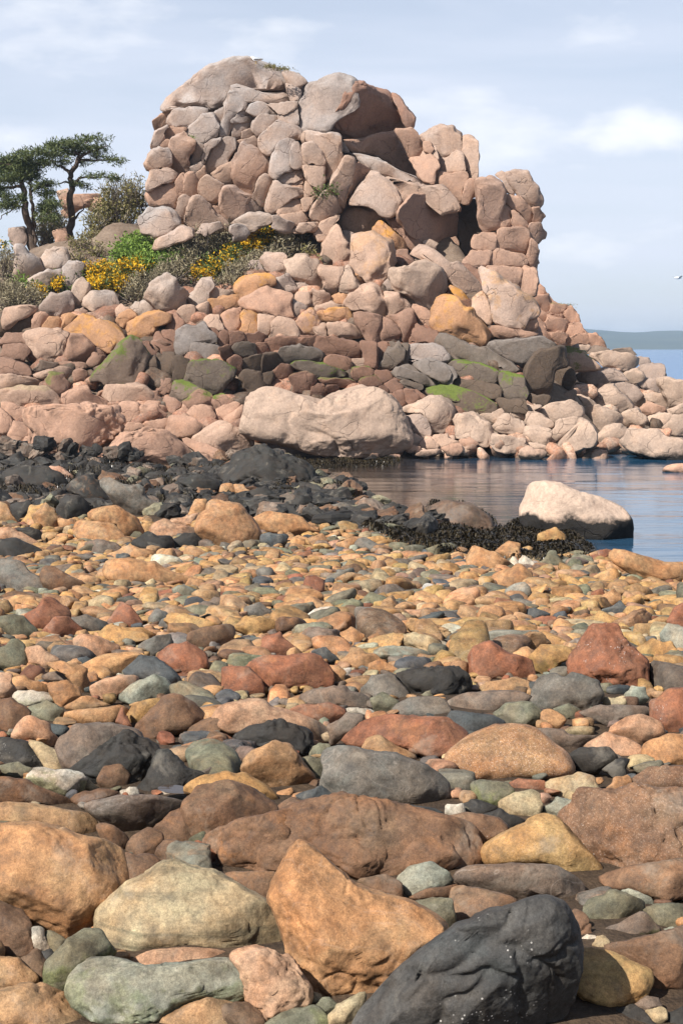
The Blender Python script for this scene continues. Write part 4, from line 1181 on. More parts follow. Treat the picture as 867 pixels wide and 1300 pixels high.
# ------------------------------------------------------------------ ground, water, far coast
def grid_mesh(name, xs, ys, zf):
    X, Y = np.meshgrid(xs, ys)
    Z = zf(X.ravel(), Y.ravel())
    V = np.stack([X.ravel(), Y.ravel(), Z], 1)
    n, m = len(xs), len(ys)
    a = (np.arange(m - 1)[:, None] * n + np.arange(n - 1)[None]).ravel()
    return np_mesh(name, V, np.stack([a, a + 1, a + n + 1, a + n], 1))
def beach_z(x, y):
    p = np.stack([x, y, 0 * x], 1)
    return ground(x, y) - .02 + .03 * fbm(p * 1.7, 3, 3) + .012 * fbm(p * 9, 5, 2) - 60 * sstep(130, 200, np.abs(x) + np.abs(y)) * 0
obj('beach', grid_mesh('beach', np.linspace(-16, 16, 200), np.concatenate([np.linspace(-4, 26, 230), np.linspace(26.2, 43, 110)]), beach_z), SHINGLE, kind='structure')
def head_z(x, y):
    p = np.stack([x, y, 0 * x], 1)
    return ground(x, y) - .03 + .22 * fbm(p * .7, 13, 4)
obj('headland', grid_mesh('headland', np.concatenate([np.linspace(-40, -24, 20), np.linspace(-23.7, 20, 160)]), np.linspace(42.6, 118, 220), head_z), EARTH, kind='structure')
# sea floor far away so that one sheet reaches the horizon
obj('sea_floor', np_mesh('sea_floor', np.array([[-6000, -200, -2.5], [6000, -200, -2.5], [6000, 6500, -2.5], [-6000, 6500, -2.5]], float), np.array([[0, 1, 2, 3]])), SHINGLE, kind='structure')
wx = np.array([-6000, -300, -40, 0, 20, 60, 300, 6000.]); wy = np.array([21.0, 40, 60, 120, 400, 1500, 6500])
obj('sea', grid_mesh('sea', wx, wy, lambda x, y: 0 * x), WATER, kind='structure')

COAST = simple_noise_mat('coast_fields', (.022, .038, .022), (.070, .080, .045), .012, .95, 0)
def coast():
    D0 = 2400
    xs = np.linspace(150, 1500, 220)
    V, Q = [], []
    px = CX + xs * F / D0
    h = np.interp(px, [540, 640, 690, 740, 770, 810, 867, 930, 1100, 1700], [0, 14, 25, 34, 34.5, 32, 29, 27, 30, 10]) * D0 / F
    h = h + 1.1 * fbm(np.stack([xs * .02, 0 * xs, 0 * xs], 1), 4, 4)
    prof = [(0, 0.0), (40, .10), (120, .32), (260, .55), (420, .82), (560, 1.0), (900, .6)]
    for x, hh in zip(xs, h):
        for dy, f in prof:
            V.append((x, D0 + dy, max(hh * f * (1 + .08 * math.sin(x * .02 + dy)), 0) + (-.5 if f == 0 else 0)))
    k = len(prof)
    for i in range(len(xs) - 1):
        for j in range(k - 1):
            Q.append((i * k + j, (i + 1) * k + j, (i + 1) * k + j + 1, i * k + j + 1))
    obj('far_coast_hills', np_mesh('far_coast_hills', np.array(V), np.array(Q)), COAST, kind='structure')
coast()

# air: a thin even haze that turns the far coast blue
hm = bpy.data.materials.new('sea_haze'); hm.use_nodes = True
ht = hm.node_tree
for n in list(ht.nodes):
    ht.nodes.remove(n)
ho = ht.nodes.new('ShaderNodeOutputMaterial'); hv = ht.nodes.new('ShaderNodeVolumePrincipled')
hv.inputs['Color'].default_value = (.62, .80, 1.0, 1); hv.inputs['Density'].default_value = 0.0003
hv.inputs['Anisotropy'].default_value = 0.2
ht.links.new(hv.outputs[0], ho.inputs['Volume'])
def box_mesh(name, a, b):
    V = np.array([[x, y, z] for x in (a[0], b[0]) for y in (a[1], b[1]) for z in (a[2], b[2])], float)
    Q = np.array([[0, 1, 3, 2], [4, 6, 7, 5], [0, 4, 5, 1], [2, 3, 7, 6], [0, 2, 6, 4], [1, 5, 7, 3]])
    return np_mesh(name, V, Q, False)
HAZE = True
if HAZE:
    obj('haze', box_mesh('haze', (-6200, -300, -3.5), (6200, 6700, 46)), hm, kind='stuff')

# ------------------------------------------------------------------ rocks
def rock_shape(r_of, tf, tb, e, nf, N, seed, na=1.0, R=1.0, allround=False, m0=.45, m1=1.25, l0=.72, l1=.90, cracks=None):
    """star-shaped outline r_of(angle) inflated to a faceted, weathered rock; local x right, y up, z towards the viewer"""
    U, Q = cubesphere(N)
    th = np.arctan2(U[:, 1], U[:, 0]); c = np.hypot(U[:, 0], U[:, 1]); s = U[:, 2]
    rr = r_of(th) * np.power(np.maximum(c, 1e-6), e)
    dz = np.where(s > 0, tf, tb) * np.sign(s) * np.power(np.abs(s), e)
    P = np.stack([rr * np.cos(th), rr * np.sin(th), dz], 1)
    g = np.random.default_rng(seed)
    for k in range(nf):
        a = 2 * math.pi * (k + g.uniform(.15, .85)) / max(nf, 1); m = g.uniform(m0, m1)
        n = g.normal(size=3) * [1, 1, 1.2] if allround else np.array([m * math.cos(a), m * math.sin(a), 1.0]); n /= np.linalg.norm(n)
        d = P @ n; lim = d.max() * g.uniform(.62, .90) if allround else d.max() * g.uniform(l0, l1)
        P = P - np.maximum(d - lim, 0)[:, None] * n * .92
    off = g.uniform(-50, 50, 3)
    rough = 1.0 if N >= 14 else 0.0
    ln = np.linalg.norm(P, axis=1)[:, None]
    X = P / R + off
    a = .040 * fbm(X * 1.35, seed % 97, 3) + .022 * fbm(X * 4.2, seed % 89, 4) + (.016 * (.5 - np.abs(vnoise(X * 6.5, seed % 79))) + .007 * fbm(X * 15, seed % 73, 2) if rough else 0)
    w = X + .35 * np.stack([vnoise(X * 1.5, 31), vnoise(X * 1.5, 37), vnoise(X * 1.5, 41)], 1)
    crease = np.abs(vnoise(w * 1.5, seed % 83)); a = a - .030 * na * np.exp(-(crease / .035) ** 2)
    if na > 1.2:
        cr2 = np.abs(vnoise(w * 3.1, seed % 71)); a = a - .045 * (na - .8) * np.exp(-(cr2 / .06) ** 2) + .02 * (na - 1) * fbm(X * 7, 5, 2) + (.05 * fbm(X * 3.5, 15, 4) if na > 2 else 0)
    if cracks is not None:
        d = np.full(len(P), 9.0)
        q = P[:, :2] + .03 * R * np.stack([vnoise(X * 5, 3), vnoise(X * 5, 4)], 1)
        for ln_ in cracks:
            for A_, B_ in zip(ln_[:-1], ln_[1:]):
                t_ = np.clip(((q - A_) @ (B_ - A_)) / max((B_ - A_) @ (B_ - A_), 1e-12), 0, 1)
                d = np.minimum(d, np.linalg.norm(q - A_ - t_[:, None] * (B_ - A_), axis=1) / R)
        a = a + np.where(P[:, 2] > 0, -.065 * np.exp(-(d / .04) ** 2) - .05 * np.exp(-(d / .13) ** 2), 0)
    P = P * (1 + (a * min(na, 1.6) * R / np.maximum(ln[:, 0], 1e-6))[:, None])
    return P, Q

def outline_fn(q, soft):
    """radius by angle of a polygon q (k, 2) around the origin"""
    A = q; B = np.roll(q, -1, 0)
    t = np.linspace(-math.pi, math.pi, 181)[:-1]
    d = np.stack([np.cos(t), np.sin(t)], 1)
    E = B - A
    den = d[:, None, 0] * E[None, :, 1] - d[:, None, 1] * E[None, :, 0]
    den = np.where(np.abs(den) < 1e-12, 1e-12, den)
    lam = (A[None, :, 0] * E[None, :, 1] - A[None, :, 1] * E[None, :, 0]) / den
    mu = (A[None, :, 0] * d[:, None, 1] - A[None, :, 1] * d[:, None, 0]) / den
    ok = (lam > 0) & (mu >= -1e-6) & (mu <= 1 + 1e-6)
    r = np.where(ok, lam, 0).max(1)
    fill = r[r > 0].mean(); r = np.where(r <= 0, fill * .5, r)
    k = np.exp(-(np.arange(-6, 7) / soft) ** 2); k /= k.sum()
    rs = np.convolve(np.concatenate([r[-6:], r, r[:6]]), k, 'valid')
    tt = np.concatenate([t, [math.pi]]); rr = np.concatenate([rs, rs[:1]])
    return lambda th: np.interp(th, tt, rr)

def area2(p):
    x, y = p[:, 0], p[:, 1]
    return 0.5 * abs(np.dot(x, np.roll(y, -1)) - np.dot(y, np.roll(x, -1)))
def centroid(p):
    x, y = p[:, 0], p[:, 1]; x1, y1 = np.roll(x, -1), np.roll(y, -1)
    c = x * y1 - x1 * y; A = c.sum() / 2
    return np.array([((x + x1) * c).sum(), ((y + y1) * c).sum()]) / (6 * A)
def inside(poly, P):
    x, y = P[:, 0], P[:, 1]; r = np.zeros(len(P), bool)
    for (x1, y1), (x2, y2) in zip(poly, np.roll(poly, -1, 0)):
        r ^= ((y1 > y) != (y2 > y)) & (x < (x2 - x1) * (y - y1) / (y2 - y1 + 1e-12) + x1)
    return r

OWN = {}                                      # things made of several blocks
def owner(key, px, py, D, label, cat, name):
    o = empty(name, tuple(at(px, py, D)), label, cat); OWN[key] = o
owner('tor', 330, 300, 59, 'towering stack of grey topped pink granite blocks on the left of the headland', 'rock stack', 'granite_tor')
owner('pillar', 560, 290, 60, 'middle granite pillar behind the big dark faced slab, right of the perched boulder', 'rock pillar', 'granite_pillar')
owner('stack', 640, 340, 59.5, 'rightmost red brown pillar of squared granite blocks at the edge of the headland', 'rock pillar', 'granite_stack')
owner('bigboulder', 450, 170, 60.5, 'huge boulder perched beside the summit, its left face pale and its right face dark', 'boulder', 'perched_boulder')
owner('ledge', 600, 480, 49.5, 'dark grey sloping rock shelf with green algae above the white boulders', 'rock ledge', 'rock_ledge')
owner('cliff', 720, 440, 92, 'distant broken pink cliff behind the right side of the headland', 'cliff', 'cliff')
owner('joints', 270, 470, 49.5, 'dark brown cracked wall of squared blocks in the left middle of the slope', 'rock ledge', 'jointed_ledge')
owner('bedrock', 560, 1080, 5.6, 'brown ribbed and cracked bedrock crossing the lower beach', 'bedrock', 'bedrock_outcrop')
# joint faces behind the blocks keep the cracks dark and closed
CORE = '''tor 203,160 250,115 330,98 380,115 400,180 420,300 330,318 240,318 195,280 200,200; D 62.3
tor 380,190 470,170 530,190 545,240 570,290 560,330 480,350 400,330 360,300; D 62.0
pillar 490,185 560,175 595,200 597,290 560,320 510,300; D 62.4
stack 588,255 640,240 672,270 685,330 660,370 600,350; D 61.6
bigboulder 400,130 440,110 500,130 515,160 480,180 420,170; D 62.2
ledge 480,350 580,335 640,350 672,400 690,450 700,500 620,520 520,520 480,450; D 56.0
stack 552,290 615,275 640,360 600,395 545,370; D 61.6
cliff 690,372 712,388 730,412 738,432 700,440 684,420; D 93'''

def Dmid(px, py):
    w = float(sstep(690, 800, np.float64(px)))
    dl = float(np.interp(py, _py[::-1], _dd[::-1]))
    dr = float(np.interp(py, [440, 460, 490, 520, 560, 585, 600], [100, 85, 66, 56, 48.5, 44.6, 43.5]))
    return dl * (1 - w) + dr * w

ROCKS = []          # every rock that is a thing of its own: dict(o, c, area, key, lab, alias, zone)
SHADOWPOLY = []     # outlines on the beach, for the scatter
_cnt = [0]
def TONE(own, key, zone):
    c = np.array(PAL.get(key, PAL['br'])); m = np.array(PAL['pk']) * .9
    f = .5 if own in ('tor', 'pillar', 'stack') and key != 'dk' else .25 if zone == 'head' and own is None and key in ('br', 'cl', 'gp', 'pw', 'dg') else 0
    return c * (1 - f) + m * f
def build_rock(own, key, kv, poly, lab, alias, zone, name, mat, D=None, sub=None):
    _cnt[0] += 1; seed = _cnt[0] * 13 + 5
    c = np.array(kv['p']) if 'p' in kv else centroid(poly)
    A = area2(poly); Rp = math.sqrt(A / math.pi)
    yb = poly[:, 1].max(); pc = centroid(poly)
    D = kv.get('D', D)
    if D is None:
        if own in ('tor', 'pillar', 'stack', 'bigboulder'):
            D = 58.3 + (300 - yb) * .012 + (0.7 if own == 'pillar' else .3 if own == 'stack' else 0.4 if own == 'bigboulder' else 0)
        elif own == 'cliff':
            D = 90 + (440 - yb) * .02
        elif zone == 'beach':
            yy = min(yb, 1290 + (yb - 1290) * .4) - .12 * (yb - poly[:, 1].min())
            D = float(ground_D(pc[0], yy)[0])
            D = D + .55 * Rp * D / F * (1 + .3 * (D < 12))
        else:
            D = Dmid(pc[0], yb - .1 * (yb - poly[:, 1].min())) + .35 * Rp * .026
        D += kv.get('d', 0) * (1 if zone != 'beach' else .5 + D / 20)
    JOINTED = own in OWN and own not in ('bedrock', 'slab', 'bigboulder')
    if JOINTED:                               # jointed rock: faces lie close to one common front
        Rw = Rp * D / F
        D = D + min(.8 * Rw, .8) - .45 + .35 * float(vnoise(np.array([[pc[0] * .02, pc[1] * .02, 9.0]]), 53)[0]) + .07 * np.random.default_rng(seed + 3).normal()
    Pc = at(c[0], c[1], D)
    fw = Pc - CAM; fw = fw / np.linalg.norm(fw)
    rt = np.cross(fw, [0, 0, 1]); rt /= np.linalg.norm(rt); up = np.cross(rt, fw)
    R3 = ray(poly[:, 0], poly[:, 1]); k = ((Pc - CAM) @ fw) / (R3 @ fw)
    V3 = CAM + R3 * k[:, None] - Pc
    q = np.stack([V3 @ rt, V3 @ up], 1)
    if area2(q) <= 0:
        return
    R = math.sqrt(area2(q) / math.pi)
    px_size = math.sqrt(A)
    N = 2 * int(np.clip(px_size * (.17 if zone == 'head' else .14), 5, 44))
    if 'ck' in kv:
        N = 120
    asp = (np.ptp(q[:, 0]) / max(np.ptp(q[:, 1]), 1e-6))
    tk = kv.get('t', .8)
    tf = kv.get('T', min(tk * R, .8) if JOINTED else tk * R); tb = tk * R * 1.05
    e = (kv.get('e', .45) * .38 if own in OWN and own != 'bedrock' else min(kv.get('e', .30), .45)) if zone == 'head' else min(kv.get('e', .55), .7); nf = int(kv.get('nf', 6 if zone == 'head' else 4))
    q = q * (1.12 if own == 'bedrock' else 1.02 if zone == 'head' else 1.05)
    cks = None
    if 'ck' in kv:
        cks = []
        for cl in kv['ck']:
            rc = ray(cl[:, 0], cl[:, 1]); kk = ((Pc - CAM) @ fw) / (rc @ fw); cv = CAM + rc * kk[:, None] - Pc
            cks.append(np.stack([cv @ rt, cv @ up], 1))
    P, Q = rock_shape(outline_fn(q, .7 if zone == 'head' else 1.6), tf, tb, e, nf, N, seed, kv.get('na', 1.0), R, False, *((.2, .9, .84, .98) if JOINTED else (.2, 1.0, .72, .96) if zone == 'head' else (.3, 1.2, .72, .92)), cracks=cks)
    gs = np.random.default_rng(seed + 1)
    if JOINTED:                               # neighbouring faces share one slope, as on a cliff
        zz = np.array([[pc[0] * .016, pc[1] * .020, 3.0]])
        tx = kv.get('tx', .55 * vnoise(zz, 51)[0] + gs.normal(0, .12)); ty = kv.get('ty', .12 + .5 * vnoise(zz, 52)[0] + gs.normal(0, .12))
    else:
        tx = kv.get('tx', gs.normal(0, .16)); ty = kv.get('ty', gs.normal(.14, .16))
    P[:, 2] -= tx * P[:, 0] + ty * P[:, 1]
    W = P[:, :1] * rt + P[:, 1:2] * up - P[:, 2:3] * fw
    par = OWN.get(own)
    loc = Pc if par is None else Pc - np.array(par.location)
    if zone == 'head':
        Z = (W + Pc) * .55
        W = W + (.16 * min(R, 1) * np.stack([fbm(Z, 61, 2), fbm(Z + 40, 62, 2), fbm(Z + 80, 63, 2)], 1) + .06 * fbm(Z * 5, 64, 3)[:, None] * (W / (np.linalg.norm(W, axis=1)[:, None] + 1e-6))) * sstep(0, .5, R)
    me = np_mesh(name, W, Q)
    o = obj(name, me, mat, par, tuple(loc), tuple(TONE(own, key, zone) * (.85 if zone == 'beach' and own is None and name == 'beach_stone' else 1)
                                                                         * (1 - .14 * float(sstep(408, 425, pc[1]) * (1 - sstep(492, 512, pc[1])) * (1 - sstep(690, 740, pc[0]))) if zone == 'head' and key != 'pw' else 1) * (.86 if zone == 'head' else 1) * (1.2 if key == 'br' and own in ('tor', 'pillar', 'stack', 'bigboulder') else 1)))
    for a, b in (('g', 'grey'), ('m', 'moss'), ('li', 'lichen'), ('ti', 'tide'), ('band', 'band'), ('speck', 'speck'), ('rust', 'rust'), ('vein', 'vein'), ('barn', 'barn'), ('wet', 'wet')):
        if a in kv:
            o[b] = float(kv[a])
    if par is None:
        ROCKS.append(dict(o=o, c=pc, A=A, key=key, lab=lab, alias=alias, zone=zone, poly=poly, nf=nf, asp=asp))
    if zone == 'beach':
        SHADOWPOLY.append(poly if own != 'bedrock' else (poly - c) * 1.15 + c)
    return o

NAMES = dict(tor='granite_block', pillar='granite_block', stack='granite_block', bigboulder='granite_block', ledge='ledge_block', cliff='cliff_block', joints='jointed_block',
             slab='slab_block', loose='boulder', shore='shore_boulder', bedrock='bedrock_rib', stone='beach_stone', wetstone='weed_boulder', waterrock='sea_boulder', dark='dark_rock')
GROW = dict(tor=11, pillar=9, stack=9, bigboulder=5, ledge=10, cliff=6, joints=10, slab=2.5, loose=6, shore=9, bedrock=22, stone=6, wetstone=0, waterrock=0, dark=9)
def fit(todo):
    """grow every outline to meet its neighbours, as jointed or stacked rock does, but not out into the open"""
    x0, y0, W, H = -80, 40, 1040, 1420
    best = np.full((H, W), 99.0); who = np.full((H, W), -1, np.int32)
    for i, t in enumerate(todo):
        p = t['poly']; m = 16
        a = np.maximum(np.floor(p.min(0)).astype(int) - m - [x0, y0], 0); b = np.minimum(np.ceil(p.max(0)).astype(int) + m - [x0, y0], [W, H])
        if (b <= a).any():
            continue
        X, Y = np.meshgrid(np.arange(a[0], b[0]) + x0, np.arange(a[1], b[1]) + y0)
        P = np.stack([X.ravel(), Y.ravel()], 1).astype(float)
        d = np.full(len(P), 1e9)
        for A, B in zip(p, np.roll(p, -1, 0)):
            u = np.clip(((P - A) @ (B - A)) / max((B - A) @ (B - A), 1e-9), 0, 1)
            d = np.minimum(d, np.linalg.norm(P - A - u[:, None] * (B - A), axis=1))
        d = np.where(inside(p, P), -d, d).reshape(X.shape)
        v = best[a[1]:b[1], a[0]:b[0]]; w = who[a[1]:b[1], a[0]:b[0]]
        k = d < v; v[k] = d[k]; w[k] = i
    cl = best <= 9
    for k in range(9):                                # erode: closing of the union
        e = cl.copy()
        e[1:] &= cl[:-1]; e[:-1] &= cl[1:]; e[:, 1:] &= cl[:, :-1]; e[:, :-1] &= cl[:, 1:]
        if k % 3 == 2:
            e[1:, 1:] &= cl[:-1, :-1]; e[:-1, :-1] &= cl[1:, 1:]; e[1:, :-1] &= cl[:-1, 1:]; e[:-1, 1:] &= cl[1:, :-1]
        cl = e
    th = np.linspace(-math.pi, math.pi, 73)[:-1]
    for i, t in enumerate(todo):
        p = t['poly']; c = t['kv']['p'] if 'p' in t['kv'] else centroid(p)
        r0 = outline_fn(p - c, .35)(th); r = r0.copy()
        live = np.ones(len(th), bool)
        for s_ in np.arange(.5, t['grow'] + .01, .5):
            rr = r0 + s_
            ix = np.clip(np.round(c[0] + rr * np.cos(th) - x0).astype(int), 0, W - 1); iy = np.clip(np.round(c[1] + rr * np.sin(th) - y0).astype(int), 0, H - 1)
            live &= (who[iy, ix] == i) & cl[iy, ix]
            r = np.where(live, rr + .6, r)
        rs = (np.roll(r, 1) + 2 * r + np.roll(r, -1)) / 4
        r = np.maximum(rs, np.minimum(r, r0))
        t['poly'] = c + r[:, None] * np.stack([np.cos(th), np.sin(th)], 1)
        t['kv']['p'] = c

def read(text, sc, zone):
    todo = []
    own = x0 = y0 = None
    for ln in text.strip().splitlines():
        if ln.startswith('#'):
            _, own, x0, y0 = ln.split(); x0, y0 = float(x0), float(y0); continue
        f = ln.split(';'); head = f[0].split(); kv = {}
        for tkn in head[1:]:
            a, b = tkn.split('=')
            if a == 'ck':
                kv[a] = [np.array([[float(v) for v in pt.split(',')] for pt in pl.split('/')]) * sc + [x0, y0] for pl in b.split('|')]
            else:
                kv[a] = (np.array([float(v) for v in b.split(',')]) * sc + [x0, y0]) if a == 'p' else float(b)
        s = 220 / 867 if own == 'dark' else sc
        if own == 'loose' and (x0, y0) == (0, 150):
            s = 250 / 867
        poly = np.array([[float(v) for v in p.split(',')] for p in f[1].split()]) * s + [x0, y0]
        if 'p' in kv and s != sc:
            kv['p'] = (kv['p'] - [x0, y0]) / sc * s + [x0, y0]
        lab = alias = None
        if len(f) > 2:
            lab, _, alias = f[2].partition('|'); lab = lab.strip(); alias = alias.strip() or None
        D = None
        if own == 'slab':
            D = 45.6
        elif own == 'waterrock':
            D = None
        if own == 'loose' and (x0, y0) == (0, 150):
            D = Dmid(*centroid(poly)) + 2.5
            if centroid(poly)[1] < 290:
                D = 70
        if zone == 'beach':
            mat = STONE
        else:
            mat = GRAN
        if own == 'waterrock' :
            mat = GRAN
        todo.append(dict(own=own if own in OWN else None, key=head[0], kv=kv, poly=poly, lab=lab, alias=alias, zone=zone, name=NAMES[own], mat=mat, D=D, grow=GROW.get(own, 4)))
    fit(todo)
    for t in todo:
        t.pop('grow'); build_rock(**t)
read(HEAD, 220 / 867, 'head')
read(BEACH, 1 / 3, 'beach')
for ln in CORE.splitlines():
    body, _, dd = ln.partition(';'); w = body.split()
    poly = np.array([[float(v) for v in p.split(',')] for p in w[1:]])
    build_rock(w[0], 'cl' if w[0] == 'cliff' else 'br', dict(e=.55, t=.5, nf=3), poly, None, None, 'head', 'inner_rock', GRAN, D=float(dd.split()[1]))

# ------------------------------------------------------------------ smaller rocks between the surveyed ones
MASK = np.zeros((1400, 900), bool)
gy, gx = np.mgrid[0:1400, 0:900]
def stamp(poly, shrink=.85):
    c = poly.mean(0); p = (poly - c) * shrink + c
    x0, y0 = np.maximum(np.floor(p.min(0)).astype(int), 0); x1, y1 = np.minimum(np.ceil(p.max(0)).astype(int) + 1, [900, 1400])
    if x1 <= x0 or y1 <= y0:
        return
    sub = np.stack([gx[y0:y1, x0:x1].ravel(), gy[y0:y1, x0:x1].ravel()], 1).astype(float)
    MASK[y0:y1, x0:x1] |= inside(p, sub).reshape(y1 - y0, x1 - x0)
for p in SHADOWPOLY:
    stamp(p)

def proto(seed, N, nf, flat, na=1.0):
    g = np.random.default_rng(seed)
    k = g.uniform(.75, 1.25, 9); ph = g.uniform(0, 6.28)
    f = lambda th: 1 + .16 * np.cos(2 * th + ph) + .09 * np.cos(3 * th + k[0] * 9) + .05 * np.cos(5 * th + k[1] * 9)
    U, Q = cubesphere(N)
    P, Q = rock_shape(f, flat, flat, g.uniform(.5, .85), nf, N, seed, na, 1.0, True)
    return np.stack([P[:, 0], P[:, 1], P[:, 2]], 1), Q       # z is the short (vertical) axis

KEYS = ['ob', 'tb', 'yl', 'rd', 'pb', 'gr', 'bg', 'gg', 'bn', 'cr', 'dg', 'wh', 'gw']
WNEAR = np.array([.13, .10, .04, .06, .06, .13, .07, .12, .14, .04, .10, .01, .01])
WFAR = np.array([.17, .20, .34, .025, .02, .05, .04, .12, .04, .05, .035, .01, .015])
SHORE_PX = np.array([[370, 592], [430, 628], [500, 668], [560, 690], [640, 694], [760, 716], [900, 726]])
def beach_scatter():
    g = np.random.default_rng(21)
    protos = [proto(100 + i, 10, [2, 6, 8, 10][i % 4], [.45, .62, .4, .55, .75][i % 5], [1, 1.4, 1.7][i % 3]) for i in range(14)]
    small = [proto(300 + i, 4, 7, [.4, .55, .75][i % 3], 1.4) for i in range(10)]
    tiny = [proto(500 + i, 3, 5, [.42, .55, .75][i % 3], 1.2) for i in range(10)]
    items = []
    cells = {}
    def free(x, y, r, pack):
        ci, cj = int(x / .5), int(y / .5)
        for a in range(ci - 1, ci + 2):
            for b in range(cj - 1, cj + 2):
                for (u, v, q) in cells.get((a, b), ()):
                    if (u - x) ** 2 + (v - y) ** 2 < (pack * (q + r)) ** 2:
                        return False
        return True
    # big to small; the size a stone needs to be seen grows with distance
    for lo, hi, tries, pack in ((.13, .24, 3000, .82), (.08, .13, 11000, .76), (.045, .08, 30000, .78), (.022, .045, 34000, .75)):
        D = 3.6 + (27 - 3.6) * g.random(tries) ** 1.0
        xx = (g.random(tries) - .5) * (1.05 * D * .4335 + 6)
        rr = lo * (hi / lo) ** g.random(tries)
        zz = ground(xx, D)
        px, py = to_px(np.stack([xx, D, zz], 1))
        lim = np.interp(D, [3, 7, 12, 18, 27], [.30, .21, .18, .16, .15])
        for i in range(tries):
            x, y, r = xx[i], D[i], rr[i]
            if r > lim[i] or r * F / y < 3.2 or zz[i] < .03 or (r < .05 and y < 9 and g.random() < .6) or (r < .06 and not -60 < px[i] < 930):
                continue
            if py[i] < np.interp(px[i], [0, 120, 250, 420, 520, 640, 900], [655, 655, 668, 668, 690, 700, 722]):
                continue
            ix, iy = int(px[i]), int(py[i])
            if 0 <= ix < 900 and 0 <= iy < 1400 and MASK[iy, ix]:
                continue
            if r * F / y > 11:
                h = r * F / y; k = 0; m = 0
                for dx in (-.8, -.4, 0, .4, .8):
                    for dy in (-1.0, -.6, -.2, .2):
                        jx, jy = int(px[i] + dx * h), int(py[i] + dy * h)
                        if 0 <= jx < 900 and 0 <= jy < 1400:
                            k += 1; m += MASK[jy, jx]
                if k and m / k > .25 or py[i] > 1240:
                    continue
            if not free(x, y, r, pack):
                continue
            cells.setdefault((int(x / .5), int(y / .5)), []).append((x, y, r))
            items.append((x, y, r, px[i], py[i]))
    items.sort(key=lambda t: (not (20 < t[3] < 850 and t[4] < 1290), -t[2] / t[1]))
    meshes = []
    Vs, Fs, Cs, nv = [], [], [], 0
    for n, (x, y, r, px, py) in enumerate(items):
        w = sstep(7, 15, np.float64(y)); pr = WNEAR * (1 - w) + WFAR * w
        key = KEYS[g.choice(len(KEYS), p=pr / pr.sum())]
        col = np.array(PAL[key]) * g.uniform(.6, 1.1) * g.uniform(.95, 1.05, 3)
        big = n < 75
        P, Q = protos[n % 14] if big else (small if n < 1600 else tiny)[g.integers(10)]
        sx, sy, sz = r * g.uniform(1.0, 1.6), r * g.uniform(.75, 1.1), r * g.uniform(.8, 1.2)
        a = g.uniform(0, 6.28); tx, ty = g.normal(0, .22, 2)
        M = np.array(Matrix.Rotation(a, 3, 'Z') @ Matrix.Rotation(tx, 3, 'X') @ Matrix.Rotation(ty, 3, 'Y'))
        z = float(ground(x, y)) + sz * .22
        if big:
            if n < 14:
                me = np_mesh('beach_stone', P, Q); me.materials.append(STONE); meshes.append(me)
            o = obj('beach_stone', meshes[n % 14], None, None, (x, y, z), tuple(col), rust=float(g.uniform(0, .5)), band=float(g.choice([0, 0, .5])), speck=float(g.choice([0, .4, 0])), vein=float(g.choice([0, 0, .7])))
            o.rotation_euler = Matrix(M.tolist()).to_euler(); o.scale = (sx, sy, sz)
            h = r * F / y
            ROCKS.append(dict(o=o, c=np.array([px, py - .3 * h]), A=2.2 * h * h, key=key, lab=None, alias=None, zone='beach', poly=None, nf=0 if n % 14 % 4 == 0 else 4, asp=sx / sz))
        else:
            W = (P * [sx, sy, sz]) @ M.T + [x, y, z]
            Vs.append(W); Fs.append(Q + nv); nv += len(W); Cs.append(np.repeat(col[None], len(W), 0))
    me = np_mesh('pebbles', np.concatenate(Vs), np.concatenate(Fs), True, np.concatenate(Cs))
    obj('pebbles', me, PEB, kind='stuff', label='small rounded orange, tan and grey pebbles covering the beach')
    print('beach items', len(items), 'pebble verts', nv)
beach_scatter()

def rubble(name, label, polys, count, sizes, keys, wts, mat, dfun, seed, na=1.3, nf=5, N=4, lift=.2, smooth=True):
    """small broken rock filling the gaps, one stuff object"""
    g = np.random.default_rng(seed)
    pr = [proto(seed * 50 + i, N, nf, g.uniform(.45, .85), na) for i in range(12)]
    Vs, Fs, Cs, nv = [], [], [], 0
    for poly, cnt in zip(polys, count):
        poly = np.array(poly, float)
        lo, hi = poly.min(0), poly.max(0)
        pts = lo + g.random((cnt, 2)) * (hi - lo); pts = pts[inside(poly, pts)]
        for px, py in pts:
            D = dfun(px, py)
            X = at(px, py, D)
            r = sizes[0] * (sizes[1] / sizes[0]) ** g.random()
            P, Q = pr[g.integers(10)]
            col = np.array(PAL[keys[g.choice(len(keys), p=wts)]]) * g.uniform(.55, 1.25)
            M = np.array(Matrix.Rotation(g.uniform(0, 6.28), 3, 'Z') @ Matrix.Rotation(g.normal(0, .4), 3, 'X') @ Matrix.Rotation(g.normal(0, .4), 3, 'Y'))
            W = (P * r * g.uniform(.8, 1.4, 3) * [1, 1, .75 if not smooth else 1]) @ M.T + X + [0, 0, lift * r]
            Vs.append(W); Fs.append(Q + nv); nv += len(W); Cs.append(np.repeat(col[None], len(W), 0))
    me = np_mesh(name, np.concatenate(Vs), np.concatenate(Fs), smooth, np.concatenate(Cs))
    obj(name, me, mat, kind='stuff', label=label)
gd = lambda px, py: float(ground_D(px, py)[0])
def gd_at(px, py):
    D = gd(px, py)
    return min(D, 43)
RUBM = stone_material('broken_rock', True)
rubble('dark_rubble', 'broken black rock between the pebble beach and the peach boulders',
       [[(0, 560), (130, 570), (240, 590), (330, 600), (420, 640), (480, 660), (440, 668), (330, 655), (120, 655), (0, 650)], [(240, 590), (330, 572), (380, 590), (480, 640), (560, 672), (500, 680), (400, 665), (300, 640)]],
       [1000, 1000], (.09, .36), ['bk', 'dg', 'bn', 'gg'], [.74, .12, .08, .06], RUBM, gd_at, 5, 2.3, 11, 5, .2, False)
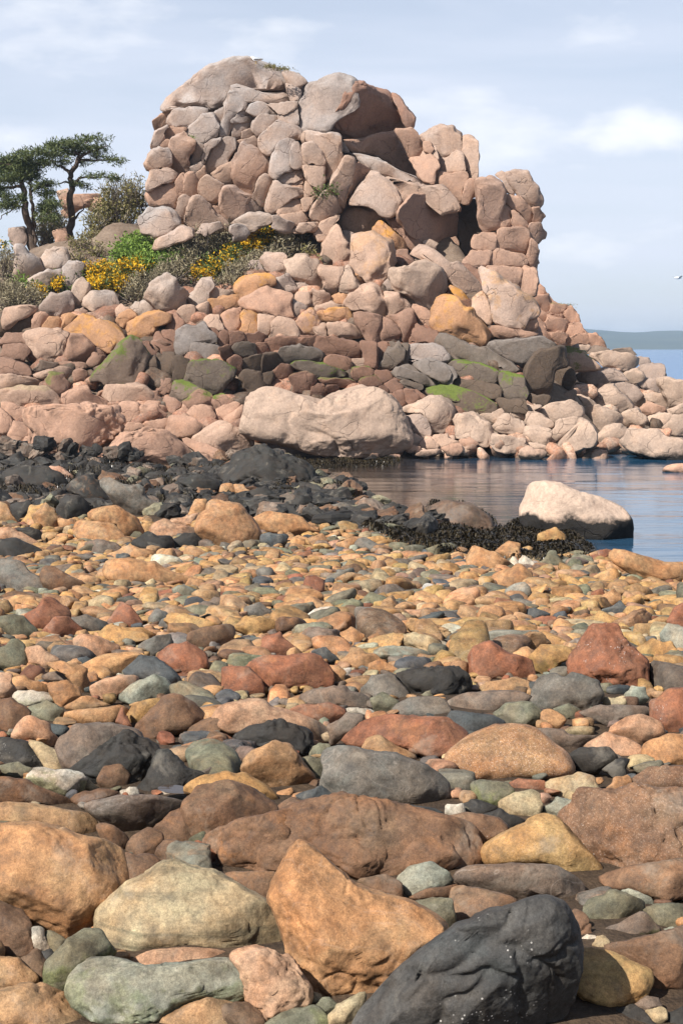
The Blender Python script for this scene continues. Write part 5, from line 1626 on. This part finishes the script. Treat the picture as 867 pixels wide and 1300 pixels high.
rubble('slope_rubble', 'small broken pink and brown rock in the gaps of the boulder slope',
       [[(0, 400), (200, 395), (400, 330), (560, 340), (640, 430), (700, 500), (560, 560), (300, 560), (0, 560)]],
       [520], (.18, .5), ['br', 'dk', 'cl'], [.5, .35, .15], RUBM, lambda px, py: Dmid(px, py) + .45, 6, 1.2)
rubble('shore_rubble', 'small stones lying between the pale shore boulders at the water',
       [[(500, 560), (700, 560), (867, 560), (867, 586), (680, 584), (500, 582)], [(680, 470), (800, 470), (867, 520), (867, 570), (680, 570), (640, 530)]],
       [60, 40], (.15, .4), ['pw', 'pk', 'cl', 'dk'], [.3, .3, .15, .25], RUBM, lambda px, py: Dmid(px, py) + .3, 8, 1.2)

# ------------------------------------------------------------------ labels of the rocks: what each looks like and what it lies beside
def label_rocks():
    used = {}
    for zone in ('head', 'beach'):
        marks = [(r['alias'], r['c'], math.sqrt(r['A'])) for r in ROCKS if r['zone'] == zone and r['alias']]
        noun = 'rock' if zone == 'head' else 'stone'
        up, dn = ('above', 'below') if zone == 'head' else ('behind', 'in front of')
        for r in ROCKS:
            if r['zone'] != zone:
                continue
            if r['lab']:
                used[r['lab']] = 1
        for r in sorted((r for r in ROCKS if r['zone'] == zone and not r['lab']), key=lambda r: -r['A']):
            s = math.sqrt(r['A'])
            size = 'large ' if s > 62 else 'small ' if s < 24 else ''
            shp = 'long flat ' if r['asp'] > 2.3 else 'angular ' if r['nf'] >= 5 else 'rounded '
            def rel(m):
                d = r['c'] - m[1]
                near = 'just ' if np.linalg.norm(d) < m[2] * .9 + s * .5 else ''
                if abs(d[0]) > 1.4 * abs(d[1]):
                    return near + ('right of' if d[0] > 0 else 'left of')
                return (near if zone == 'head' else '') + (dn if d[1] > 0 else up)
            ms = sorted(marks, key=lambda m: max(np.linalg.norm(r['c'] - m[1]) - .4 * m[2], 0))
            nm = 'dark rock' if r['o'].name.startswith('dark') and r['key'] in ('bk', 'dg') else WORD[r['key']] + ' ' + noun
            cands = [f"{size}{shp}{nm} {rel(ms[0])} the {ms[0][0]}"]
            for m in ms[1:7]:
                cands.append(f"{shp}{nm} {rel(ms[0])} the {ms[0][0]}, {rel(m)} the {m[0]}")
            ok = next((c for c in cands if c not in used and len(c.split()) <= 16), None) or next(c for c in cands if len(c.split()) <= 16)
            used[ok] = used.get(ok, 0) + 1
            r['lab'] = ok
        for lb in [k for k, v in used.items() if v > 1]:          # last resort: their order across the view
            same = sorted([r for r in ROCKS if r['zone'] == zone and r['lab'] == lb], key=lambda r: r['c'][0])
            for i, r in enumerate(same):
                pre = ('leftmost ' if i == 0 else 'rightmost ' if i == len(same) - 1 else 'middle ') if len(same) < 4 else ''
                if len((pre + lb).split()) <= 16:
                    r['lab'] = pre + lb
        for r in ROCKS:
            if r['zone'] != zone:
                continue
            o = r['o']; o['label'] = r['lab']
            nm = o.name.split('.')[0]
            o['category'] = {'boulder': 'boulder', 'shore_boulder': 'boulder', 'beach_stone': 'stone', 'dark_rock': 'rock', 'weed_boulder': 'boulder', 'sea_boulder': 'boulder'}[nm]
            g = {'boulder': 'boulders on the headland slope', 'shore_boulder': 'pale boulders along the far shore', 'beach_stone': 'stones on the beach', 'dark_rock': 'rocks in the dark band across the beach', 'sea_boulder': 'boulders standing in the pool'}.get(nm)
            if g:
                o['group'] = g
    d = [k for k, v in used.items() if v > 1]
    print('tris', sum(len(m.polygons) * 2 for m in bpy.data.meshes)); print('rocks', len(ROCKS), 'shared labels', len(d), d[:6])
label_rocks()
# ------------------------------------------------------------------ plants
def cards(centers, size, g, shape='leaf', up=0.0, aspect=.5):
    """one small leaf (two triangles, folded) per centre"""
    n = len(centers)
    d = g.normal(size=(n, 3)); d[:, 2] += up; d /= np.linalg.norm(d, axis=1)[:, None]
    b = np.cross(d, g.normal(size=(n, 3))); b /= np.linalg.norm(b, axis=1)[:, None]
    c = np.cross(d, b)
    s = size * g.uniform(.6, 1.3, n)[:, None]
    p0 = centers; p2 = centers + d * s
    m = centers + d * s * .5
    p1 = m + b * s * aspect * .5 + c * s * .12; p3 = m - b * s * aspect * .5 + c * s * .12
    V = np.stack([p0, p1, p2, p3], 1).reshape(-1, 3)
    k = np.arange(n)[:, None] * 4
    return V, k + np.array([[0, 1, 2, 3]])
def blob_points(g, c, rad, n, shell=.55):
    d = g.normal(size=(n, 3)); d /= np.linalg.norm(d, axis=1)[:, None]
    return np.array(c) + d * np.array(rad) * (shell + (1 - shell) * g.random((n, 1)) ** .6)
def tube(pts, rads, k=6):
    pts = np.array(pts, float); n = len(pts); V, Q = [], []
    for i in range(n):
        t = pts[min(i + 1, n - 1)] - pts[max(i - 1, 0)]; t /= np.linalg.norm(t)
        a = np.cross(t, [0, 1, .3]); a /= np.linalg.norm(a); b = np.cross(t, a)
        for j in range(k):
            w = 2 * math.pi * j / k
            V.append(pts[i] + rads[i] * (1 + .12 * math.sin(3 * w + i)) * (a * math.cos(w) + b * math.sin(w)))
    for i in range(n - 1):
        for j in range(k):
            Q.append((i * k + j, i * k + (j + 1) % k, (i + 1) * k + (j + 1) % k, (i + 1) * k + j))
    return np.array(V), np.array(Q)
def merge(parts):
    V, Q, n = [], [], 0
    for v, q in parts:
        V.append(v); Q.append(q + n); n += len(v)
    return np.concatenate(V), np.concatenate(Q)

NEEDLE = leaf_mat('pine_needles', (.040, .060, .022), (.14, .16, .055), .2)
GORSE_G = leaf_mat('gorse_green', (.045, .070, .015), (.13, .16, .04), .2)
GORSE_Y = leaf_mat('gorse_flowers', (.50, .27, .006), (.80, .50, .02), .2)
GREEN = leaf_mat('fresh_leaves', (.10, .17, .025), (.24, .34, .065), .3)
SCRUB = leaf_mat('dry_scrub', (.15, .125, .075), (.34, .29, .18), .2)
OLIVE = leaf_mat('olive_scrub', (.10, .095, .03), (.28, .24, .085), .25)
BARK = simple_noise_mat('pine_bark', (.045, .032, .024), (.12, .085, .062), 5, .95, .8, .05)
TWIG = simple_noise_mat('scrub_twigs', (.07, .055, .045), (.15, .12, .10), 5)
WEED = leaf_mat('black_seaweed', (.010, .008, .005), (.060, .045, .022), .05, .3)

SC5 = 250 / 867
def P5(x, y):
    return x * SC5, 150 + y * SC5
def pine(label, trunks, limbs, pads, D, seed, dens):
    g = np.random.default_rng(seed)
    x, y = P5(*trunks[0][0][0]); base = at(x, y, D)
    t = empty('pine_tree', tuple(base), label, 'tree', 'pines on the headland')
    for path, w in trunks:
        pts = np.array([at(*P5(a, b), D + .2 * math.sin(i * 2.1)) for i, (a, b) in enumerate(path)])
        s = np.linspace(0, 1, 22); k = np.linspace(0, 1, len(pts))
        pts = np.stack([np.interp(s, k, pts[:, j]) for j in range(3)], 1) + .035 * g.normal(size=(22, 3))
        V, Q = tube(pts - base, np.linspace(w, w * .45, 22), 8)
        obj('trunk', np_mesh('trunk', V, Q), BARK, t)
    parts = []
    for path, w in limbs:
        dy = g.uniform(-.7, .7)
        pts = np.array([at(*P5(a, b), D + dy * i / len(path)) for i, (a, b) in enumerate(path)])
        s = np.linspace(0, 1, 10); k = np.linspace(0, 1, len(pts))
        pts = np.stack([np.interp(s, k, pts[:, j]) for j in range(3)], 1) + .025 * g.normal(size=(10, 3))
        parts.append(tube(pts - base, np.linspace(w, w * .3, 10), 5))
    if parts:
        obj('limbs', np_mesh('limbs', *merge(parts)), BARK, t)
    sc = D / F * SC5
    C_, tw = [], []
    for (a, b, rx, ry) in pads:
        c = at(*P5(a, b), D + g.uniform(-.5, .5))
        n = max(4, int(rx * ry * dens))
        # tufts spread in a flattened, ragged pad
        for _ in range(n):
            q = g.normal(size=3); q /= np.linalg.norm(q); q *= (g.random() ** .45)
            tc_ = c + q * np.array([rx * sc * 1.05, max(rx * sc * .7, .4), ry * sc])
            C_.append(tc_ + g.normal(size=(26, 3)) * np.array([.12, .12, .055]))
            if g.random() < .25:
                tw.append(tube([c + (tc_ - c) * .2 - base, (c + tc_) / 2 + [0, 0, -.05] - base, tc_ - base], [.022, .016, .008], 4))
    V, Q = cards(np.concatenate(C_) - base, .17, g, up=.25, aspect=.22)
    obj('crown', np_mesh('crown', V, Q, False), NEEDLE, t)
    obj('twigs', np_mesh('twigs', *merge(tw)), BARK, t, kind='stuff')
pine('right hand wind bent pine with flat layered crown on a single bare trunk',
     [([(308, 585), (312, 480), (318, 380), (316, 300), (312, 255), (335, 205), (350, 165)], .16)],
     [([(318, 260), (290, 225), (255, 205), (215, 180)], .075), ([(345, 180), (385, 150), (430, 135), (470, 125)], .07), ([(345, 190), (400, 185), (450, 185), (500, 190)], .07),
      ([(350, 165), (320, 130), (290, 115)], .06), ([(318, 300), (350, 265), (390, 258), (450, 262)], .07), ([(350, 165), (370, 120), (390, 100)], .05), ([(318, 280), (280, 285), (250, 290)], .05),
      ([(325, 450), (360, 410), (380, 375)], .05)],
     [(380, 92, 55, 13), (440, 92, 45, 12), (330, 108, 50, 18), (270, 112, 45, 16), (300, 130, 80, 18), (230, 125, 50, 16), (390, 128, 70, 14), (440, 140, 40, 13), (350, 148, 60, 14), (260, 160, 60, 16), (210, 150, 45, 20),
      (430, 168, 50, 11), (490, 180, 45, 11), (520, 195, 28, 10), (290, 190, 45, 12), (200, 190, 45, 16), (380, 200, 40, 9), (450, 258, 50, 10), (500, 272, 45, 10), (400, 250, 30, 8), (380, 295, 35, 12), (340, 290, 25, 9), (250, 210, 30, 10)], 62.5, 11, .016)
pine('left hand pine at the frame edge with dense dark crown and twin leaning trunks',
     [([(150, 600), (130, 500), (115, 400), (105, 330), (95, 270), (80, 200)], .17), ([(160, 590), (150, 470), (142, 370), (132, 290), (125, 240)], .09)],
     [([(100, 300), (60, 300), (10, 310), (-40, 300)], .07), ([(95, 270), (130, 240), (180, 225)], .06), ([(110, 380), (60, 400), (10, 430), (-10, 460)], .035), ([(140, 330), (180, 300), (220, 290)], .05), ([(85, 220), (40, 200), (0, 200)], .05)],
     [(60, 185, 60, 22), (10, 195, 50, 20), (120, 165, 55, 22), (160, 145, 45, 16), (40, 225, 60, 25), (110, 215, 60, 28), (180, 200, 45, 22), (20, 265, 60, 25), (80, 265, 50, 24), (140, 255, 45, 20), (0, 310, 40, 25), (200, 290, 40, 14),
      (170, 300, 40, 16), (30, 345, 45, 16), (10, 385, 40, 20), (60, 380, 45, 20), (90, 350, 30, 14), (210, 335, 40, 22), (230, 380, 45, 26), (190, 400, 35, 30), (215, 440, 40, 25), (100, 235, 70, 30), (-20, 240, 50, 40)], 61.5, 12, .019)

def bush(name, label, cat, blobs, parts, seed, group=None, Doff=-.1, twigs=0):
    """blobs: (px, py, rx px, ry px); parts: (part name, material, leaves per px2, leaf size m, shell, up)"""
    g = np.random.default_rng(seed)
    bx = np.mean([b[0] for b in blobs]); by = max(b[1] + b[3] * .7 for b in blobs)
    D0 = Dmid(bx, by); base = at(bx, by, D0)
    t = empty(name, tuple(base), label, cat, group)
    for (pn, mat, dens, ls, shell, upb) in parts:
        cs = []
        for (px, py, rx, ry) in blobs:
            D = Dmid(px, py + ry * .7) + Doff; s = D / F
            c = at(px, py, D)
            cl = blob_points(g, c, (rx * s, max(rx, ry) * s * .6, ry * s), max(6, int(rx * ry * .08)), .5)
            for q in cl:
                cs.append(q + g.normal(size=(max(3, int(rx * ry * dens / max(6, int(rx * ry * .08)))), 3)) * (.13 if pn != 'flowers' else .09))
        cs = np.concatenate(cs)
        if pn == 'flowers':
            cs[:, 2] += .04; cs[:, 1] -= .06
        V, Q = cards(cs - base, ls, g, up=upb, aspect=.55 if pn != 'stems' else .12)
        obj(pn, np_mesh(pn, V, Q, False), mat, t, kind='stuff')
    if twigs:
        tw = []
        for (px, py, rx, ry) in blobs:
            D = Dmid(px, py + ry * .7) + Doff; s = D / F
            for _ in range(int(twigs * rx * ry * .01) + 2):
                a = at(px + g.uniform(-.6, .6) * rx, py + ry, D + g.uniform(-.3, .3)); b = a + np.array([g.normal(0, .3), g.normal(0, .3), 1.6 * ry * s * g.uniform(.6, 1.15)])
                tw.append(tube([a - base, (a + b) / 2 + g.normal(0, .06, 3) - base, b - base], [.02, .014, .006], 4))
        obj('branches', np_mesh('branches', *merge(tw)), TWIG, t, kind='stuff')
yel = [('foliage', GORSE_G, 2.2, .12, .5, .3), ('flowers', GORSE_Y, 4.5, .085, .75, .3)]
yel2 = [('foliage', GORSE_G, 2.6, .12, .5, .3), ('flowers', GORSE_Y, 1.3, .085, .8, .3)]
scr = [('foliage', SCRUB, 3.0, .09, .4, .5), ('stems', SCRUB, 1.0, .24, .3, .9)]
olv = [('foliage', OLIVE, 2.8, .10, .4, .4), ('stems', SCRUB, .8, .26, .3, .9)]
grn = [('foliage', GREEN, 4, .13, .5, .2)]
bush('gorse_bush', 'broad gorse bush covered in yellow flowers between the pale boulders at left', 'bush', [(112, 350, 22, 12), (135, 347, 22, 13), (160, 344, 20, 12), (182, 338, 14, 8), (125, 365, 18, 12), (150, 358, 14, 12), (112, 372, 8, 9)], yel, 31, 'gorse bushes')
bush('gorse_bush', 'upper yellow gorse bush at the tor\'s foot above the lichened boulders', 'bush', [(318, 300, 14, 9), (335, 298, 12, 9), (328, 310, 14, 8), (305, 315, 12, 7), (352, 305, 9, 9)], yel, 32, 'gorse bushes')
bush('gorse_bush', 'small gorse bush with yellow flowers left of the upper gorse', 'bush', [(262, 335, 10, 9), (268, 345, 10, 7), (247, 347, 8, 5)], yel, 33, 'gorse bushes')
bush('gorse_bush', 'green gorse strip with few flowers joining the two yellow gorse clumps', 'bush', [(300, 322, 16, 8), (285, 332, 12, 10), (275, 345, 9, 8)], yel2, 34, 'gorse bushes')
bush('gorse_bush', 'small round yellow gorse right under the rounded grey boulder', 'bush', [(79, 362, 7, 9), (76, 355, 5, 6)], yel, 35, 'gorse bushes')
bush('gorse_bush', 'low yellow gorse at far left below the leaning pale boulders', 'bush', [(58, 372, 9, 6), (48, 368, 6, 5)], yel, 36, 'gorse bushes')
bush('gorse_bush', 'sliver of yellow gorse at the left edge under the pine', 'bush', [(4, 312, 6, 5)], yel2, 37, 'gorse bushes')
bush('green_bush', 'bright green leafy bush between the grey slab and the yellow gorse', 'bush', [(165, 318, 18, 14), (185, 308, 20, 10), (200, 322, 22, 12), (175, 330, 20, 10), (215, 330, 18, 11), (150, 328, 12, 12), (190, 335, 22, 10), (225, 322, 14, 8), (172, 305, 14, 9)], grn, 38)
bush('green_bush', 'small green bush at left under the tall pale boulder', 'bush', [(27, 362, 11, 7)], grn, 39)
bush('dry_bush', 'grey brown dry bush between the green bush and upper gorse', 'bush', [(250, 310, 26, 18), (235, 330, 22, 14), (275, 298, 22, 16), (220, 345, 20, 12), (290, 300, 14, 14)], scr, 40, 'dry bushes on the slope', twigs=10)
bush('dry_bush', 'dry grey bush just right of the upper gorse', 'bush', [(362, 310, 12, 14), (375, 300, 10, 10), (350, 325, 14, 8)], scr, 41, 'dry bushes on the slope', twigs=10)
bush('dry_bush', 'dry grey scrub under the green gorse strip', 'bush', [(300, 345, 18, 10), (315, 338, 16, 9), (285, 358, 12, 8), (325, 330, 14, 8)], scr, 42, 'dry bushes on the slope', twigs=8)
bush('dry_bush', 'dry bush behind the diamond shaped boulder under the yellow gorse', 'bush', [(182, 360, 16, 14), (170, 372, 14, 10), (205, 350, 12, 10)], scr, 43, 'dry bushes on the slope', twigs=8)
bush('dry_bush', 'wide brown scrub at the left edge below the pine', 'bush', [(12, 335, 14, 20), (8, 365, 18, 12), (30, 375, 20, 12), (15, 382, 20, 10), (45, 380, 14, 9)], scr, 44, 'dry bushes on the slope', twigs=10)
bush('scrub_bush', 'tall olive brown scrub between the right pine and the tor', 'bush', [(150, 250, 24, 22), (170, 245, 16, 18), (140, 270, 22, 18), (125, 280, 18, 16), (160, 275, 20, 12), (118, 300, 14, 10), (178, 260, 8, 16)], olv, 45, Doff=1.8, twigs=10)
bush('scrub_bush', 'dark tangled scrub between the two pine trunks', 'bush', [(62, 280, 16, 20), (55, 300, 14, 16), (70, 300, 12, 14), (78, 285, 8, 12)], [('foliage', OLIVE, 1.4, .10, .4, .4), ('stems', SCRUB, 1.2, .3, .3, .9)], 46, Doff=5, twigs=14)
bush('scrub_bush', 'small olive scrub above the long flat slope slab at the pine\'s foot', 'bush', [(105, 310, 14, 8), (122, 318, 12, 7), (100, 325, 8, 6)], olv, 47, Doff=.3, twigs=5)
bush('scrub_bush', 'little green shrub growing in a crack of the tor', 'bush', [(386, 194, 5, 6)], [('foliage', GORSE_G, 4, .1, .4, .5)], 48, Doff=2.2)
bush('scrub_bush', 'small round green shrub beside the grey block low on the tor', 'bush', [(421, 242, 6, 6), (405, 245, 6, 4)], [('foliage', GORSE_G, 4, .1, .4, .5)], 49, Doff=-2.2)
bush('scrub_bush', 'olive tufts at the tor\'s foot left of the pear shaped boulder', 'bush', [(378, 305, 6, 8), (390, 322, 9, 7), (398, 335, 8, 6)], olv, 50)
for i, (px, py, lb) in enumerate([(345, 82, 'brown turf tuft on the flat top of the tor'), (360, 85, 'olive turf tuft at the right end of the tor top'), (237, 172, 'tiny green fern in a hollow on the left of the tor'), (718, 386, 'brown green turf on top of the distant pink cliff')]):
    D = 92 if px > 700 else 59.2
    g = np.random.default_rng(60 + i); b = at(px, py, D)
    cs = b + g.normal(size=(260, 3)) * np.array([.16, .12, .03]) * (1.6 if px > 700 else 1) - [0, 0, .08]
    t = empty('turf_tuft', tuple(b), lb, 'grass tuft')
    obj('blades', np_mesh('blades', *cards(cs - b, .08, g, up=.5, aspect=.3), False), OLIVE if i != 2 else GREEN, t)

# seaweed heaps: strap-like fronds over the dark rocks
def seaweed():
    g = np.random.default_rng(77)
    regs = [([(280, 600), (310, 575), (345, 572), (385, 590), (420, 612), (470, 640), (400, 650), (340, 625)], 2600, .22),
            ([(430, 660), (480, 640), (560, 668), (620, 672), (700, 680), (760, 712), (700, 716), (560, 708), (500, 690)], 4200, .17),
            ([(370, 650), (430, 640), (470, 665), (410, 672)], 700, .10), ([(650, 668), (700, 672), (755, 705), (700, 712), (650, 700)], 1500, .22),
            ([(380, 588), (450, 580), (510, 584), (500, 592), (400, 597)], 500, .1), ([(545, 640), (590, 640), (628, 662), (620, 680), (550, 676)], 500, .10),
            ([(0, 600), (120, 590), (280, 600), (430, 640), (420, 660), (200, 640), (0, 640)], 2200, .24)]
    V, Q, n = [], [], 0
    for poly, cnt, h in regs:
        poly = np.array(poly, float); lo, hi = poly.min(0), poly.max(0)
        pts = lo + g.random((cnt * 7, 2)) * (hi - lo); pts = pts[inside(poly, pts)]
        Ds = np.minimum(ground_D(pts[:, 0], pts[:, 1]), 44.5)
        B = at(pts[:, 0], pts[:, 1], Ds); MO = fbm(B * [1.6, 1.1, 0], 9, 3); GZ = np.maximum(ground(B[:, 0], B[:, 1]), 0)
        for b, mo, gz in zip(B, MO, GZ):
            b[2] = gz + h * (.62 + .55 * mo) - .02 + .03 * g.random()
            a = g.uniform(0, 6.28); ln = g.uniform(.05, .16); w = g.uniform(.004, .013)
            d = np.array([math.cos(a), math.sin(a), 0]); s = np.array([-d[1], d[0], .1])
            ps = [b + d * ln * k / 3 + [0, 0, (.02 * math.sin(k * 1.9 + a) - .012 * k * k)] for k in range(4)]
            for k, p in enumerate(ps):
                ww = w * (1, 1.25, 1, .4)[k]
                V += [p - s * ww, p + s * ww]
            for k in range(3):
                Q.append((n + 2 * k, n + 2 * k + 1, n + 2 * k + 3, n + 2 * k + 2))
            n += 8
    obj('seaweed', np_mesh('seaweed', np.array(V), np.array(Q)), WEED, kind='stuff', label='heaps of black brown seaweed along the edge of the pool')
seaweed()

# a little water left among the lower stones
def puddle():
    b = at(228, 1018, float(ground_D(228, 1018)[0])); g = np.random.default_rng(5)
    th = np.linspace(0, 2 * math.pi, 33)[:-1]
    r = .065 * (1 + .25 * np.cos(2 * th + 1) + .1 * np.cos(3 * th))
    V = np.concatenate([np.stack([r * np.cos(th) * 1.2, r * np.sin(th), 0 * th], 1), [[0, 0, 0]]])
    me = bpy.data.meshes.new('tide_pool'); me.from_pydata(V.tolist(), [], [(i, (i + 1) % 32, 32) for i in range(32)]); me.update()
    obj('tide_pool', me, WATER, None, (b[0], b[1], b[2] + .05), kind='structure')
puddle()

# ------------------------------------------------------------------ gulls
GW = simple_noise_mat('gull_white', (.75, .75, .75), (.82, .82, .80), 8, .7, .1); GG = simple_noise_mat('gull_grey', (.30, .32, .35), (.36, .38, .40), 8, .7, .1)
GB = simple_noise_mat('gull_bill', (.55, .35, .05), (.6, .4, .06), 8, .6, .1)
def gull(label, loc, rz, flying):
    t = empty('seagull', loc, label, 'seagull', 'gulls'); t.rotation_euler = (0, 0, rz); t.scale = (.95,) * 3
    z0 = .13 if not flying else 0
    bs = [(-.27, .0, .02), (-.18, 0, .045), (-.05, 0, .075), (.08, 0, .075), (.15, 0, .055), (.19, 0, .045), (.235, 0, .042), (.262, 0, .015)]
    zz = [.0, .01, .02, .03, .07, .12, .13, .125] if not flying else [.0, .0, 0, .005, .015, .02, .022, .018]
    V, Q = tube([(x, 0, z0 + z) for (x, _, _), z in zip(bs, zz)], [r for _, _, r in bs], 10)
    obj('body', np_mesh('body', V, Q), GW, t)
    V, Q = tube([(.25, 0, z0 + zz[-1]), (.29, 0, z0 + zz[-1] - .004), (.31, 0, z0 + zz[-1] - .014)], [.012, .010, .003], 6)
    obj('bill', np_mesh('bill', V, Q), GB, t)
    for s in (-1, 1):
        if flying:
            pts = [(.05, s * .05, .02), (.09, s * .25, .10), (.03, s * .45, .13), (-.10, s * .68, .09)]; wd = [.09, .085, .06, .01]
        else:
            pts = [(.10, s * .062, z0 + .045), (.0, s * .075, z0 + .05), (-.15, s * .05, z0 + .04), (-.30, s * .01, z0 + .02)]; wd = [.03, .055, .04, .008]
        V = []
        for (x, y, z), w in zip(pts, wd):
            if flying:
                V += [(x + w, y, z), (x - w, y, z - .008), (x, y, z + .014)]
            else:
                V += [(x, y, z + w), (x, y + s * .012, z - w), (x, y + s * .018, z)]
        Q = []
        for i in range(3):
            for a, b in ((0, 2), (2, 1), (1, 0)):
                Q.append((3 * i + a, 3 * i + b, 3 * i + 3 + b, 3 * i + 3 + a))
        obj('wing', np_mesh('wing', np.array(V), np.array(Q)), GG, t)
        if not flying:
            V, Q = tube([(.02, s * .03, z0 - .03), (.03, s * .03, .05), (.03, s * .03, 0), (.06, s * .03, -.005)], [.008, .006, .006, .006], 5)
            obj('leg', np_mesh('leg', V, Q), GB, t)
p = at(326, 78.5, 59.6)
gull('white gull standing on the flat summit of the tor', (p[0], p[1], p[2] - .06), 2.6, False)
gull('white gull flying low over the sea near the right edge', tuple(at(860, 353, 95)), .35, True)
